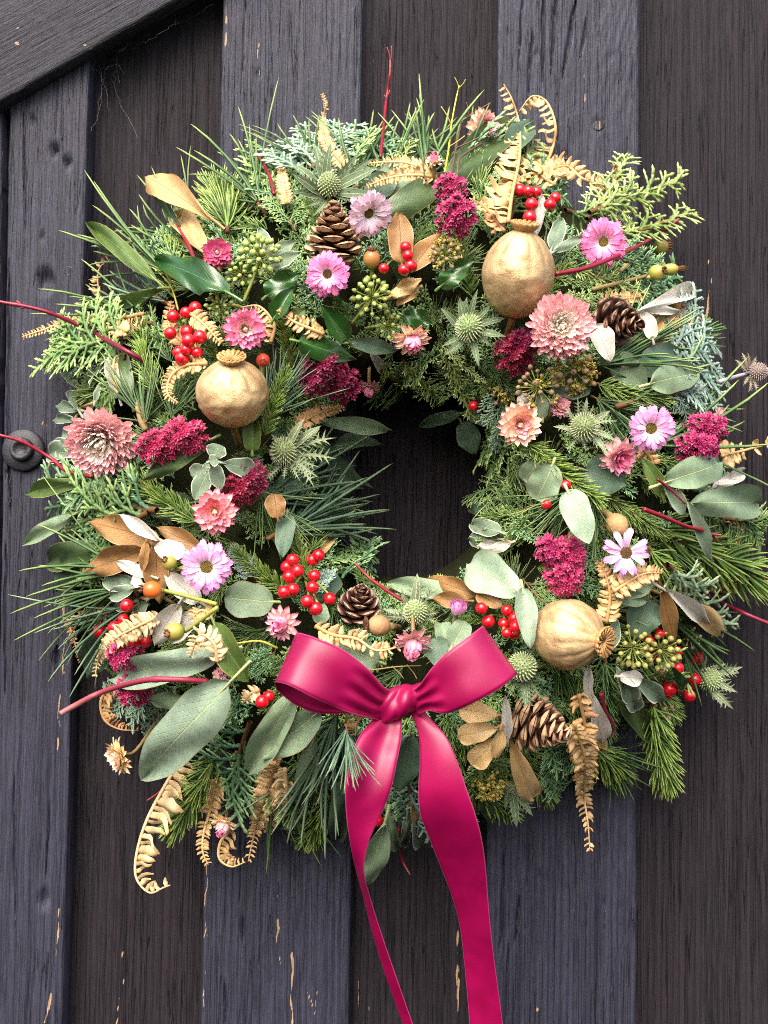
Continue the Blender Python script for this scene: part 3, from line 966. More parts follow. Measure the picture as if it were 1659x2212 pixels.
# rose hips --------------------------------------------------------
M_HIPG = m_grad('green_hip', [(0, C(126, 140, 50)), (0.6, C(150, 146, 66)), (1, C(150, 110, 60))], 0.35, 0.5, nscale=90, namt=0.15)
M_HIPO = m_grad('orange_hip', [(0, C(190, 104, 40)), (0.5, C(206, 84, 40)), (1, C(190, 60, 36))], 0.3, 0.5, nscale=90, namt=0.15)
M_HIPT = m_grad('turning_hip', [(0, C(128, 136, 60)), (0.5, C(170, 130, 70)), (1, C(170, 80, 50))], 0.35, 0.5, nscale=90, namt=0.15)
M_SEPAL = m_grad('dry_sepal', [(0, C(110, 78, 48)), (1, C(76, 52, 36))], 0.8)
def hip(label, u, v, rpx, face, mat, stem, off=0.02, stalkmat=None, long=1.1, sepal=0.5):
    g = random.Random(hash_(label))
    d = surf(u, v) + off
    c = P(u, v, d); k = rpx * S(d); ax = D3(*face); B = basis(ax)
    t = thing('rose_hip', label, 'rose hip', c)
    mb = MB()
    sphere(mb, (0, 0, 0), (k, k, k * long), 20, 14, np.array(B))
    mb.V[0] += np.array(tuple(c))
    fr = wpart('fruit', mb, mat, t)
    sp = MB()
    top = c + ax * k * long * 0.92
    for i in range(7):
        an = i * 2 * PI / 7
        o = B @ Vector((math.cos(an), math.sin(an), 0))
        tube(sp, [top + o * k * 0.25 - ax * k * 0.1, top + o * k * 0.4 + ax * k * sepal * 0.5, top + o * k * g.uniform(0.1, 0.6) + ax * k * sepal * g.uniform(0.8, 1.3)], [k * 0.16, k * 0.13, k * 0.03], 4)
    wpart('sepals', sp, M_SEPAL, fr)
    st = MB()
    e = P(stem[0], stem[1], surf(*stem) + off - 0.008)
    tube(st, cat([c - ax * k * long * 0.9, c - ax * k * 2.0, e], 6), [0.0019] * 2 + [0.0013] * 11, 7)
    wpart('stalk', st, stalkmat or M_GSTALK, t)
    return t

# sea holly --------------------------------------------------------
M_THEAD = m_grad('sea_holly_head', [(0, C(104, 124, 76)), (0.5, C(158, 176, 124)), (1, C(214, 216, 178))], 0.6, namt=0.15)
M_TDRY = m_grad('dry_sea_holly_head', [(0, C(110, 96, 92)), (0.5, C(158, 142, 132)), (1, C(200, 190, 184))], 0.7, namt=0.15)
M_BRACT = m_leaf('sea_holly_bract', C(98, 122, 84), C(122, 142, 106), C(176, 188, 150), C(170, 184, 140), 0.5, side=0.6, veinw=0.12)
M_BRACTP = m_leaf('pale_sea_holly_bract', C(128, 144, 108), C(150, 160, 124), C(196, 202, 166), C(196, 202, 162), 0.5, side=0.6, veinw=0.14)
M_BRACTD = m_leaf('dry_bract', C(150, 140, 120), C(160, 150, 130), C(190, 180, 160), None, 0.7)
def bract_proto(seed, n=6, wid=0.09, tooth=0.16):
    g = random.Random(seed)
    mb = MB()
    nl = 16
    t = np.linspace(0, 1, nl)
    w_ = prof(t, 0.7, 0.9) * wid
    z = 0.22 * t ** 1.5 - 0.28 * t ** 3
    y0 = 0.05 * np.sin(t * 3 + seed)
    V = np.stack([np.concatenate([[a, a, a] for a in t]), np.concatenate([[b - c, b, b + c] for b, c in zip(y0, w_)]),
                  np.concatenate([[b + 0.35 * c, b, b + 0.35 * c] for b, c in zip(z, w_)])], -1)
    mb.add(V, [gridF(nl, 3)[:, ::-1]], np.repeat(t, 3), np.tile([-1.0, 0, 1.0], nl))
    for i in range(n):
        q = 0.18 + 0.7 * i / n
        for sd in (-1, 1):
            yy = np.interp(q, t, y0) + sd * np.interp(q, t, w_) * 0.8
            zz = np.interp(q, t, z)
            l = tooth * g.uniform(0.6, 1.15) * (1.1 - 0.5 * q)
            V = [(q - 0.03, yy, zz), (q + 0.035, yy, zz), (q + 0.35 * l, yy + sd * l * 0.55, zz + 0.03), (q + 0.75 * l, yy + sd * l, zz + 0.1 * g.random())]
            V = np.array([V[0], V[1], V[2], V[3], ((V[2][0] + 0.028), V[2][1] - sd * 0.005, V[2][2])])
            F4 = [[0, 1, 4, 2]] if sd > 0 else [[0, 2, 4, 1]]
            F3 = [[2, 4, 3]] if sd > 0 else [[2, 3, 4]]
            mb.add(V, [F4, F3], 0.6, 0.75)
    return mb.mesh('bract', bpy.data.materials.new('bract_default'))
BRACT = [bract_proto(k, 6, 0.075 + 0.02 * k, 0.17) for k in range(3)]
FBRACT = [bract_proto(k + 7, 6, 0.035, 0.2) for k in range(2)]
def head_mesh(n=170, sp=0.22, zz=1.15, r=0.055):
    mb = MB()
    sphere(mb, (0, 0, 0), (0.9, 0.9, 0.9 * zz), 14, 10, T=0.15)
    for i in range(n):
        q = (i + 0.5) / n; th = math.acos(1 - 1.75 * q); an = i * 2.39996
        d = np.array([math.sin(th) * math.cos(an), math.sin(th) * math.sin(an), math.cos(th)])
        p = d * np.array([0.88, 0.88, 0.88 * zz])
        tube(mb, [p, p + d * sp * 0.45, p + d * sp], [r * 1.2, r, r * 0.2], 5, tv=[0.25, 0.65, 1.0], cap=False)
    return mb.mesh('sea_holly_head', bpy.data.materials.new('head_default'))
HEAD = head_mesh(); HEADS = head_mesh(150, 0.42, 1.2, 0.04)
def seaholly(label, u, v, rpx, face, bracts, off=0.022, mat=None, bmat=None, spiky=False, stem=None, head=True):
    """bracts: (angle deg in the frame, 0 = right, 90 = up, length px, towards the viewer, fine)"""
    g = random.Random(hash_(label))
    d = surf(u, v) + off
    c = P(u, v, d); k = rpx * S(d) * (0.84 if spiky else 0.92); ax = D3(*face)
    t = thing('sea_holly', label, 'flower', c)
    part('flower_head', HEADS if spiky else HEAD, t, Matrix.Translation(c) @ (basis(ax) * k).to_4x4(), mat or M_THEAD)
    b0 = c - ax * k * 0.9
    for (an, ln, out, fine) in bracts:
        a = R(an + g.uniform(-13, 13)); l = ln * S(d) * g.uniform(0.66, 1.02)
        dr = D3(math.cos(a), -math.sin(a), out + g.uniform(-0.15, 0.3))
        s0 = b0 + Vector((dr.x, 0, dr.z)) * k * 0.45
        M = aim(s0, s0 + dr * l, Vector((0, -1, 0.01)) if abs(dr.y) < 0.9 else Vector((0, 0, 1)), g.uniform(-0.5, 0.5))
        part('bract', g.choice(FBRACT if fine else BRACT), t, M, bmat or M_BRACT)
    mb = MB()
    e = P(stem[0], stem[1], surf(*stem) + off - 0.005) if stem else c - ax * 0.03 + Vector((0, 0.02, 0))
    tube(mb, cat([b0 + ax * k * 0.3, b0 - ax * 0.004, e], 5), 0.0014, 6)
    wpart('stalk', mb, M_GSTALK if mat is None else M_GREYST, t)
    return t
M_GREYST = m_grad('grey_stalk', [(0, C(170, 160, 170)), (1, C(190, 184, 190))], 0.6)

# pine cone ----------------------------------------------------------
M_SCALE = m_grad('cone_scale', [(0, C(44, 24, 18)), (0.55, C(76, 44, 32)), (0.74, C(112, 78, 58)), (0.86, C(190, 158, 126)), (0.96, C(176, 140, 108)), (1, C(120, 88, 64))], 0.5, 0.4, nscale=6, namt=0.25, bump=0.3, var=0.12)
M_SCALED = m_grad('dark_cone_scale', [(0, C(28, 14, 13)), (0.66, C(52, 26, 22)), (0.86, C(76, 46, 38)), (0.93, C(180, 148, 124)), (1, C(90, 58, 46))], 0.45, 0.4, nscale=6, namt=0.25, bump=0.3, var=0.12)
def cone(label, u, v, wpx, hpx, face, n=64, off=0.02, opn=1.0, mat=None, zoff=0.5):
    g = random.Random(hash_(label))
    d = surf(u, v) + off
    k = S(d); ax = D3(*face); H, Rd = hpx * k, wpx * k / 2
    c = P(u, v, d) - ax * H * zoff
    t = thing('pine_cone', label, 'pine cone', c)
    B = basis(ax)
    Fm = Matrix.Translation(c) @ B.to_4x4()
    mb = MB()
    tube(mb, [c, c + ax * H * 0.3, c + ax * H * 0.7, c + ax * H * 0.96], [Rd * 0.35, Rd * 0.42, Rd * 0.28, Rd * 0.05], 8)
    wpart('core', mb, M_SEPAL, t)
    for i in range(n):
        q = (i + 0.5) / n
        h = H * (0.06 + 0.88 * q)
        rr = Rd * (1.0 - 0.72 * q ** 1.5) * (0.82 + 0.3 * min(1, q * 6))
        an = i * 2.39996
        el = R(-4 + 66 * q ** 1.2) * (1 if opn == 1 else opn) + R(g.uniform(-6, 6))
        l = rr * 1.0
        M = Fm @ Matrix.Rotation(an, 4, 'Z') @ Matrix.Translation((rr * 0.06, 0, h - l * math.sin(el) * 0.55)) @ Matrix.Rotation(-el, 4, 'Y') @ Matrix.Diagonal((l, l * 1.12 * (1 + 0.4 * q), l * 0.9, 1))
        part('cone_scale', SCALE, t, M, mat or M_SCALE)
    return t

# gilded poppy heads ---------------------------------------------------
def m_gold(name, a, b, rough=0.36, metal=0.8):
    n = NT(name)
    co = n.coord()
    nz = n.noise(co, 70, 4, 0.6); n2 = n.noise(co, 420, 4, 0.6); n3 = n.noise(co, 1800, 2, 0.5)
    c = n.mix(n.smooth(nz, 0.35, 0.7), a, b)
    c = n.mix(n.math('MULTIPLY', n.smooth(n3, 0.55, 0.8), 0.4), c, C(250, 226, 176))
    r = n.math('MULTIPLY_ADD', n2, 0.25, rough - 0.1)
    return n.bsdf(c, r, metal, 0.5, n.bump(n.math('ADD', n.math('ADD', n2, n.math('MULTIPLY', nz, 0.6)), n.math('MULTIPLY', n3, 0.5)), 0.5, 0.0009))
M_GOLD = m_gold('gold_paint', C(204, 176, 130), C(172, 140, 96), 0.47, 0.5)
M_GOLDC = m_gold('gold_crown', C(188, 148, 92), C(158, 116, 68), 0.55, 0.35)
M_TANPOD = m_grad('dry_pod', [(0, C(130, 96, 60)), (1, C(176, 142, 100))], 0.6, nscale=150, namt=0.25, bump=0.4)
def poppy(label, u, v, wpx, hpx, face, crown=0.36, off=0.02, mat=None, cmat=None, ribs=12, name='poppy_seed_head', ribamp=0.11, seed=0, stem=None):
    d = surf(u, v) + off
    k = S(d); ax = D3(*face); B = np.array(basis(ax)); c = P(u, v, d)
    Rr, H = wpx * k / 2, hpx * k / 2
    t = thing(name, label, 'seed head', c)
    nu, nv = 88, 40
    th = np.linspace(0, PI, nv)[:, None]; ph = (np.arange(nu) * 2 * PI / nu)[None, :]
    q = 1 - th / PI                                      # 1 at the crown end
    rad = np.sin(th) ** 0.9 * (1 + 0.05 * np.cos(th))
    rad = rad * (1 - 0.3 * np.clip((q - 0.5) / 0.45, 0, 1) ** 1.3) + 0.13 * np.exp(-((q - 0.97) / 0.05) ** 2)
    fade = np.clip((q - 0.42) / 0.42, 0, 1)
    rib = ribamp * fade * (np.abs(np.cos(ph * ribs / 2)) ** 0.6 - 0.6) * np.sin(th) ** 0.4
    lump = 0.045 * (vn(ph * 3.2 + 5, th * 6, 3 + seed) - 0.5) + 0.05 * (vn(ph * 9.55 * 1.0, th * 15, 4 + seed) - 0.5) * np.clip(1.3 - q, 0, 1)
    lump = lump * np.sin(th) * (1 - np.clip((np.abs(ph - PI) - 2.8) / 0.34, 0, 1))
    rr = rad * (1 + rib + lump)
    V = np.stack([rr * np.cos(ph) * Rr, rr * np.sin(ph) * Rr, np.cos(th) * H * (1 + lump * 0.5) + 0 * ph], -1).reshape(-1, 3)
    mb = MB()
    mb.add(V @ B.T + np.array(tuple(c)), [gridF(nv, nu, True)[:, ::-1]], np.repeat(q.ravel(), nu))
    pod = wpart('pod', mb, mat or M_GOLD, t)
    # fluted crown with a scalloped rim
    rc = crown * Rr
    rings = [(0.62, 0.92, 0), (0.75, 0.98, 0), (0.98, 1.04, 0.03), (1.06, 1.12, 0.05), (1.0, 1.15, 0.05), (0.8, 1.10, 0.03), (0.45, 1.06, 0.02), (0.0, 1.07, 0)]
    V = []
    n2 = 96
    p2 = np.arange(n2) * 2 * PI / n2
    for (r_, z_, am) in rings:
        fl = np.abs(np.cos(p2 * ribs * 1.4 / 2 * 1.0))
        fl = np.abs(np.cos(p2 * 8))
        V.append(np.stack([rc * r_ * (1 + 1.6 * am * fl) * np.cos(p2), rc * r_ * (1 + 1.6 * am * fl) * np.sin(p2), H * z_ * 0.995 + rc * am * 2.2 * fl], -1))
    mb = MB()
    mb.add(np.concatenate(V) @ B.T + np.array(tuple(c)), [gridF(len(rings), n2, True)], 0.6)
    for i in range(15):                                   # stigma rays
        an = i * 2 * PI / 15
        o = np.array([math.cos(an), math.sin(an), 0])
        pts = [o * rc * 0.1 + [0, 0, H * 1.08], o * rc * 0.5 + [0, 0, H * 1.10], o * rc * 0.98 + [0, 0, H * 1.17]]
        tube(mb, np.array(pts) @ B.T + np.array(tuple(c)), [rc * 0.04, rc * 0.07, rc * 0.06], 5, tv=[0.6, 0.6, 0.6])
    wpart('crown', mb, cmat or M_GOLDC, pod)
    st = MB()
    e = P(*stem) if stem else c - ax * H * 1.1 + Vector((0, 0.03, 0)) - ax * 0.01
    tube(st, cat([c - ax * H * 0.95, c - ax * H * 1.12, e], 5), 0.0022, 8)
    wpart('stalk', st, M_GOLDC if mat is None else M_STALK, t)
    return t

# dry fern --------------------------------------------------------------
M_FERN = m_grad('dry_fern', [(0, C(186, 148, 94)), (0.6, C(218, 184, 132)), (1, C(196, 152, 98))], 0.5, 0.4, nscale=5, namt=0.2, trans=0.12, bump=0.4)
M_FERNP = m_grad('pale_fern', [(0, C(200, 168, 120)), (0.6, C(226, 202, 156)), (1, C(198, 160, 106))], 0.5, 0.4, nscale=5, namt=0.2, trans=0.12, bump=0.4)
M_FERNB = m_grad('brown_fern', [(0, C(168, 124, 78)), (0.6, C(202, 158, 110)), (1, C(176, 130, 84))], 0.55, 0.4, nscale=5, namt=0.25, trans=0.1, bump=0.4)
def fern(label, pts, plen, side='both', mat=None, off=0.02, n=None, lean=0.45, cup=0.25, name='fern_frond', offs=None, crumple=0.14):
    """pts: frame places along the spine; pinnae shrink to the tip (last point)"""
    g = random.Random(hash_(label))
    mat = mat or M_FERN
    W = []
    for i, (u, v) in enumerate(pts):
        o = off if offs is None else offs[i]
        W.append(P(u, v, max(0.036, surf(u, v) + o)))
    sp = cat(W, 10)
    k = S(0.1)
    t = thing(name, label, 'fern', Vector(sp[0]))
    mb = MB()
    tube(mb, sp, np.linspace(0.0014, 0.0004, len(sp)), 6)
    wpart('spine', mb, mat, t)
    seg = np.linalg.norm(np.diff(sp, axis=0), axis=1)
    cum = np.concatenate([[0], np.cumsum(seg)])
    if side != 'both': plen = plen * 1.35
    n = n or max(8, int(cum[-1] / (plen * k * (0.34 if side == 'both' else 0.29))))
    for i in range(n):
        q = (i + 0.5) / n
        x = q * cum[-1]
        p = np.array([np.interp(x, cum, sp[:, j]) for j in range(3)])
        p2 = np.array([np.interp(min(x + 0.002, cum[-1]), cum, sp[:, j]) for j in range(3)])
        p1 = np.array([np.interp(max(x - 0.002, 0), cum, sp[:, j]) for j in range(3)])
        T = Vector(p2 - p1).normalized()
        lat = T.cross(Vector((0, -1, 0))).normalized()       # image right of travel
        sz = plen * k * (1.05 - 0.72 * q ** 2.2) * g.uniform(0.85, 1.1) * min(1, 0.55 + q * 5)
        for sgn in ((-1, 1) if side == 'both' else ((1,) if side == 'right' else (-1,))):
            if g.random() < 0.06 + 0.2 * (crumple > 0.2): continue
            j = g.uniform(-1, 1) * crumple
            two = side != 'both'
            out = (cup + g.uniform(-0.15, 0.15)) if not two else g.uniform(-0.35, 0.45)
            dr = (lat * sgn * (1 + j * 0.4) + T * (lean + g.uniform(-0.12, 0.12) + j) + Vector((0, -out - j * 0.6, j * 0.5))).normalized()
            a = Vector(p)
            M = aim(a, a + dr * sz, (Vector((0, -1, 0)) + T * (0.9 if two else 0.35) + Vector((j, 0, j))).normalized(), g.uniform(-0.5, 0.5))
            M = M @ Matrix.Diagonal((1, g.uniform(0.85, 1.35), g.uniform(0.7, 2.0), 1))
            part('pinna', PINNA[g.randrange(3)], t, M, mat)
    return t

# twigs -------------------------------------------------------------------
M_REDTW = m_grad('red_twig', [(0, C(106, 18, 38)), (0.6, C(128, 24, 48)), (1, C(140, 60, 62))], 0.4, 0.45, nscale=300, namt=0.25, bump=0.3)
M_PINKTW = m_grad('dusty_pink_twig', [(0, C(122, 26, 54)), (0.5, C(132, 42, 64)), (1, C(150, 96, 94))], 0.45, 0.4, nscale=300, namt=0.2)
M_YELTW = m_grad('yellow_twig', [(0, C(150, 150, 46)), (1, C(206, 196, 84))], 0.5)
M_DARKTW = m_grad('dark_twig', [(0, C(84, 62, 50)), (1, C(112, 86, 68))], 0.6)
def twig(label, pts, wpx, mat=None, off=0.03, offs=None, nodes=(0.35, 0.75), forks=(), name='dogwood_twig', taper=0.6):
    mat = mat or M_REDTW
    W = [P(u, v, max(0.036, surf(u, v) + (off if offs is None else offs[i]))) for i, (u, v) in enumerate(pts)]
    sp = cat(W, 10)
    n = len(sp)
    r = wpx * S(0.1) / 2 * np.linspace(1, taper, n)
    for q in nodes:
        r *= 1 + 0.28 * np.exp(-((np.arange(n) / (n - 1) - q) / 0.02) ** 2)
    mb = MB()
    tube(mb, sp, r, 9)
    t = thing(name, label, 'twig', Vector(sp[0]))
    wpart('stem', mb, mat, t)
    for (q, du, dv, ln) in forks:
        i = min(n - 1, int(q * (n - 1)))
        a = Vector(sp[i]); dr = D3(du, dv, 0.15)
        l = ln * S(0.08)
        f = MB()
        tube(f, cat([a - dr * 0.001, a + dr * l * 0.5 + Vector((0.0006, 0, 0)), a + dr * l], 5), np.linspace(r[i] * 0.8, r[i] * 0.55, 11), 7)
        wpart('bud', f, mat, t)
    return t

# ================================================================ THE DOOR
E = {1: (198, 134), 2: (482, 434), 3: (783, 753), 4: (1077, 1046), 5: (1381, 1374), 6: (1653, 1650), 0: (24, -14), -1: (10, -26)}
def ed(k, v):
    a, b = E[k]
    return a + (b - a) * v / 2212.0
TOP, BOT = -190, 2420
def quad(l, r, top=TOP, bot=BOT):
    f = lambda k, v: ed(k, v) if isinstance(k, int) and abs(k) < 10 else k[0] + (k[1] - k[0]) * v / 2212.0
    return [(f(l, top), top), (f(r, top), top), (f(r, bot), bot), (f(l, bot), bot)]
door = thing('barn_door', 'dark blue-black stained timber door with raised vertical battens behind the wreath', 'door', P(830, 2420, 0.0))
board('recessed_board', door, quad((-150, -190), (500, 452)), 0.0, 0.02, 11, M_PANEL, 0.35, step=(0.0014, 0.004),
      cracks=[([(168, 1300), (160, 2300)], 4, 1.5)], bare=[([(254, 2340), (252, 2240), (262, 2120)], 3), ([(266, 2060), (268, 2130)], 2)], label='brownish recessed board between the left stile and the second batten')
board('recessed_board', door, quad((760, 735), (1100, 1066)), 0.0, 0.02, 23, M_PANEL, 0.35, step=(0.0014, 0.004), wob=3,
      bare=[([(843, 2060), (842, 2080)], 2), ([(985, 2160), (990, 2010), (988, 2190)], 4), ([(886, 2150), (886, 2212)], 3), ([(773, 2120), (772, 2212)], 3), ([(796, 2150), (795, 2212)], 3)],
      label='brownish recessed board behind the middle of the wreath')
board('recessed_board', door, quad((1360, 1352), (1668, 1664)), 0.0, 0.02, 37, M_PANEL, 0.4, step=(0.0014, 0.004), wob=3,
      bare=[([(1530, 560), (1536, 600), (1526, 690)], 5)], label='brownish recessed board along the right edge')
board('recessed_board', door, quad((1671, 1667), (1800, 1795)), -0.001, 0.018, 41, M_PANEL, 0.4, step=(0.002, 0.006))
stq = [(ed(0, 224), 224), (ed(1, 110), 110), (ed(1, BOT), BOT), (ed(0, BOT), BOT)]
board('stile', door, stq, 0.022, 0.022, 51, M_BATTEN, 0.6, label='weathered left stile with its top cut at a slant',
      cracks=[([(52, 240), (54, 500)], 3, 2.0), ([(20, 560), (16, 900), (24, 1100)], 5, 3.0), ([(108, 1720), (100, 1900)], 3, 2), ([(30, 1650), (34, 2000)], 3, 1.6), ([(120, 1440), (122, 1400)], 9, 5.0), ([(14, 1180), (10, 1500)], 4, 2.5), ([(104, 2060), (98, 2140)], 3, 2)],
      pits=[(70, 258, 7, 3), (117, 325, 10, 5), (147, 352, 9, 4), (98, 606, 17, 6), (91, 512, 6, 3), (136, 745, 5, 2), (95, 1943, 13, 3), (68, 1330, 7, 1.5), (102, 2300, 9, 2)],
      bare=[([(139, 1275), (137, 1420), (130, 1500), (124, 1640)], 5), ([(129, 1960), (120, 2070)], 4), ([(104, 2260), (96, 2330), (90, 2390)], 6), ([(108, 2150), (98, 2212)], 5), ([(86, 912), (100, 918)], 6)])
board('stile', door, quad((-170, -210), -1, 236), 0.021, 0.021, 57, M_BATTEN, 0.6, cracks=[([(2, 600), (4, 1000)], 3, 2)], step=(0.0015, 0.004), label='edge stile at the far left')
board('batten', door, quad(2, 3), 0.022, 0.022, 61, M_BATTEN, 0.75, label='batten left of centre', ripple=0.25,
      cracks=[([(523, 1980), (526, 2040)], 6, 4), ([(486, 2120), (488, 2212)], 4, 3), ([(532, 0), (524, 160)], 3, 1.6)],
      bare=[([(558, 95), (556, 140), (560, 160)], 3), ([(596, 90), (600, 130)], 2), ([(486, 10), (490, 60), (487, 90)], 4), ([(482, 150), (483, 170)], 3), ([(603, 2050), (605, 2080)], 3),
            ([(657, 2125), (672, 2160), (676, 2190)], 3), ([(686, 2135), (680, 2190)], 3), ([(600, 2220), (602, 2240)], 3), ([(630, 2265), (628, 2330), (630, 2410)], 6), ([(628, 1850 + 430), (630, 2200)], 5),
            ([(632, 2060), (628, 2160), (630, 2212)], 4), ([(602, 1930), (600, 2050)], 3), ([(723, 1150), (718, 1215)], 5), ([(450, 1760), (446, 1900), (443, 2030)], 2.5), ([(442, 2090), (438, 2212)], 3), ([(488, 0), (486, 60), (485, 100)], 6)],
      pits=[(558, 162, 7, 2)])
board('batten', door, quad(4, 5), 0.022, 0.022, 71, M_BATTEN, 0.8, label='batten right of centre with long checks near its top', ripple=0.55, knots=[(1292, 270, 26), (1222, 338, 12)],
      cracks=[([(1176, -60), (1172, 190)], 5, 3.5), ([(1205, -40), (1190, 160)], 5, 3.5), ([(1245, 0), (1216, 165)], 6, 4), ([(1150, 60), (1140, 220)], 4, 3), ([(1268, 40), (1252, 130)], 4, 3), ([(1130, -20), (1120, 150)], 3, 2.5),
              ([(1122, 1940), (1112, 2030)], 5, 3.5), ([(1100, 2040), (1090, 2260)], 4, 3), ([(1088, 1850), (1080, 2060)], 4, 3)],
      pits=[(1292, 272, 11, 2.0), (1222, 338, 8, 1.5), (1158, 118, 6, 2), (1322, 122, 6, 2), (1304, 1955, 5, 2.5), (1140, 2250, 16, 4), (1136, 2270, 14, 4)],
      bare=[([(1262, 150), (1266, 225)], 1.5), ([(1304, 2310), (1306, 2400)], 3), ([(1160, 2180), (1172, 2186)], 3)])
board('brace', door, [(410, -364), (560, -104), (-120, 289), (-270, 29)], 0.037, 0.014, 81, M_BRACE, 0.5, label='diagonal brace across the top left corner', step=(0.0015, 0.003), wob=9,
      bare=[([(38, 55), (36, 105)], 4), ([(183, 82), (184, 105)], 4)], cracks=[([(20, 30), (60, 90)], 2, 1.0)])
# coach bolt on the stile
bo = P(53, 973, 0.0225); wsh = MB(); hd = MB()
kk = S(0.025)
def lathe(mb, c, prof_, n=28, sq=0):
    a = np.arange(n) * 2 * PI / n
    V = np.concatenate([np.stack([r_ * np.cos(a), np.full(n, -y_), r_ * np.sin(a)], -1) for r_, y_ in prof_])
    V = V * (1 + 0.012 * rng.standard_normal((len(V), 1))) + np.array(tuple(c))
    mb.add(V, [gridF(len(prof_), n, True)], 0.5)
lathe(wsh, bo, [(46 * kk, -0.002), (46 * kk, 0.003), (43 * kk, 0.0048), (20 * kk, 0.0045), (0.0001, 0.0045)])
lathe(hd, bo, [(26 * kk, 0.004), (26 * kk, 0.008), (22 * kk, 0.0105), (15 * kk, 0.0105), (13 * kk, 0.0088), (0.0001, 0.0086)], 22)
bolt = wpart('bolt', wsh, M_IRON, door, label='black iron bolt and round washer on the left stile')
wpart('bolt_head', hd, M_IRON, bolt)

for (pu, pv, pr, pd) in ((148, 585, 11, 0.0222), (1292, 272, 11, 0.0218), (1222, 338, 8, 0.0222)):
    pg = MB()
    lathe(pg, P(pu, pv, pd), [(pr * kk, -0.002), (pr * kk, 0.0003), (pr * kk * 0.85, 0.0007), (pr * kk * 0.7, 0.0004), (0.0001, 0.0004)], 16)
    wpart('nail_head', pg, M_BATTEN, door)

# cobweb in the corner below the brace
cw = MB()
for pts in ([(205, 108), (208, 130), (202, 150), (214, 155), (222, 180)], [(222, 120), (224, 160), (218, 210), (204, 270)], [(250, 110), (252, 150), (258, 180)], [(285, 92), (262, 108), (250, 150), (245, 180)],
            [(380, 48), (350, 70), (310, 92), (290, 95)], [(460, 8), (400, 45), (380, 52)], [(380, 10), (378, 50)], [(240, 170), (262, 225), (300, 300)], [(225, 190), (212, 250), (196, 280)], [(330, 10), (372, 6)],
            [(232, 115), (268, 108), (300, 100)], [(226, 150), (250, 140), (270, 160)], [(210, 140), (230, 200), (236, 240)]):
    W = cat([P(u, v, 0.008 + 0.02 * random.random()) for u, v in pts], 5)
    tube(cw, W + 0.0006 * rng.standard_normal(W.shape), 0.00009, 4, cap=False)
M_WEB = m_grad('cobweb', [(0, C(92, 88, 86)), (1, C(116, 110, 106))], 0.8)
solo('cobweb', cw, M_WEB, 'wispy dusty cobweb strands in the corner below the diagonal brace', 'cobweb', P(240, 150, 0.01), kind=None)

# ================================================================ WREATH BASE AND DEEP FOLIAGE
mb = MB()
na, nr = 120, 16
V = []
for i in range(na):
    f = i * 2 * PI / na
    for j in range(nr):
        rho = -0.86 + 1.62 * j / (nr - 1)
        k = 1 + rho * (300 if rho > 0 else 285) / 450
        u, v = 868 + 437 * k * math.cos(f), 1035 + 470 * k * math.sin(f)
        dd = 0.024 if j in (0, nr - 1) else (surf(u, v) - 0.03) * 0.85 + 0.008 * math.sin(f * 23 + j * 2.1) * math.sin(j * 1.3 + f * 9)
        V.append(tuple(P(u, v, max(0.024, dd))))
F = []
for i in range(na):
    for j in range(nr - 1):
        a, b = i * nr + j, ((i + 1) % na) * nr + j
        F.append((a, b, b + 1, a + 1))
mb.add(V, [np.array(F)], 0.5)
M_MOSS = m_grad('moss', [(0, C(30, 34, 20)), (1, C(44, 48, 28))], 0.95, 0.1, nscale=300, namt=0.6, bump=1.0, var=0)
solo('wreath_base', mb, M_MOSS, 'dark mossy ring base of the wreath, glimpsed deep between the foliage', 'wreath', P(868, 1035, 0.03))

def filler(name, kind, mat, label, n, lo, hi, ln, seed, dep):
    g = random.Random(seed)
    mb = MB()
    for i in range(n):
        f = (i + g.random()) / n * 2 * PI * 7.0
        rho = g.uniform(lo, hi)
        k = 1 + rho * (300 if rho > 0 else 285) / 450
        u, v = 868 + 437 * k * math.cos(f), 1035 + 470 * k * math.sin(f)
        dirx, diry = math.cos(f), math.sin(f)
        sw = g.uniform(-1.1, 1.1)
        L_ = ln * g.uniform(0.8, 1.2)
        if rho < -0.25:
            sg = -0.75 if g.random() < 0.6 else 0.6
            L_ *= 0.7
        else:
            sg = 1
        dx, dy = sg * dirx - sw * diry, sg * diry + sw * dirx
        h_ = math.hypot(dx, dy)
        u2, v2 = u + dx / h_ * L_, v + dy / h_ * L_
        if ((u2 - 902) / 128) ** 2 + ((v2 - 1055) / 195) ** 2 < 1: continue
        A = P(u, v, max(0.03, surf(u, v) - dep)); B = P(u2, v2, max(0.036, surf(u2, v2) - dep + g.uniform(0.0, 0.012)))
        mb.merge(g.choice(PROTO[kind])[2], aim(A, B, Vector((g.uniform(-0.4, 0.4), -1, g.uniform(-0.4, 0.4))).normalized(), g.uniform(-0.6, 0.6)))
    return solo(name, mb, mat, label, 'foliage', P(868, 1500, 0.05), kind='stuff')
filler('pine_needle_filling', 'lowpine', CONC['pine'], 'mass of dull green pine needles filling the wreath beneath the decorations', 80, -0.8, 0.45, 100, 5, 0.013)
filler('cypress_filling', 'lowcypress', CONC['thuja'], 'mass of fresh green scale-leaved conifer greenery filling the wreath beneath the decorations', 170, -0.85, 0.66, 130, 6, 0.010)
filler('blue_cypress_filling', 'lowcypress', CONC['teal'], 'mass of teal scale-leaved conifer greenery showing between the decorations', 130, -0.75, 0.7, 120, 8, 0.007)
filler('spruce_filling', 'lowspruce', CONC['green'], 'mass of short yellow-green spruce tips showing between the decorations', 110, -0.75, 0.62, 110, 9, 0.008)

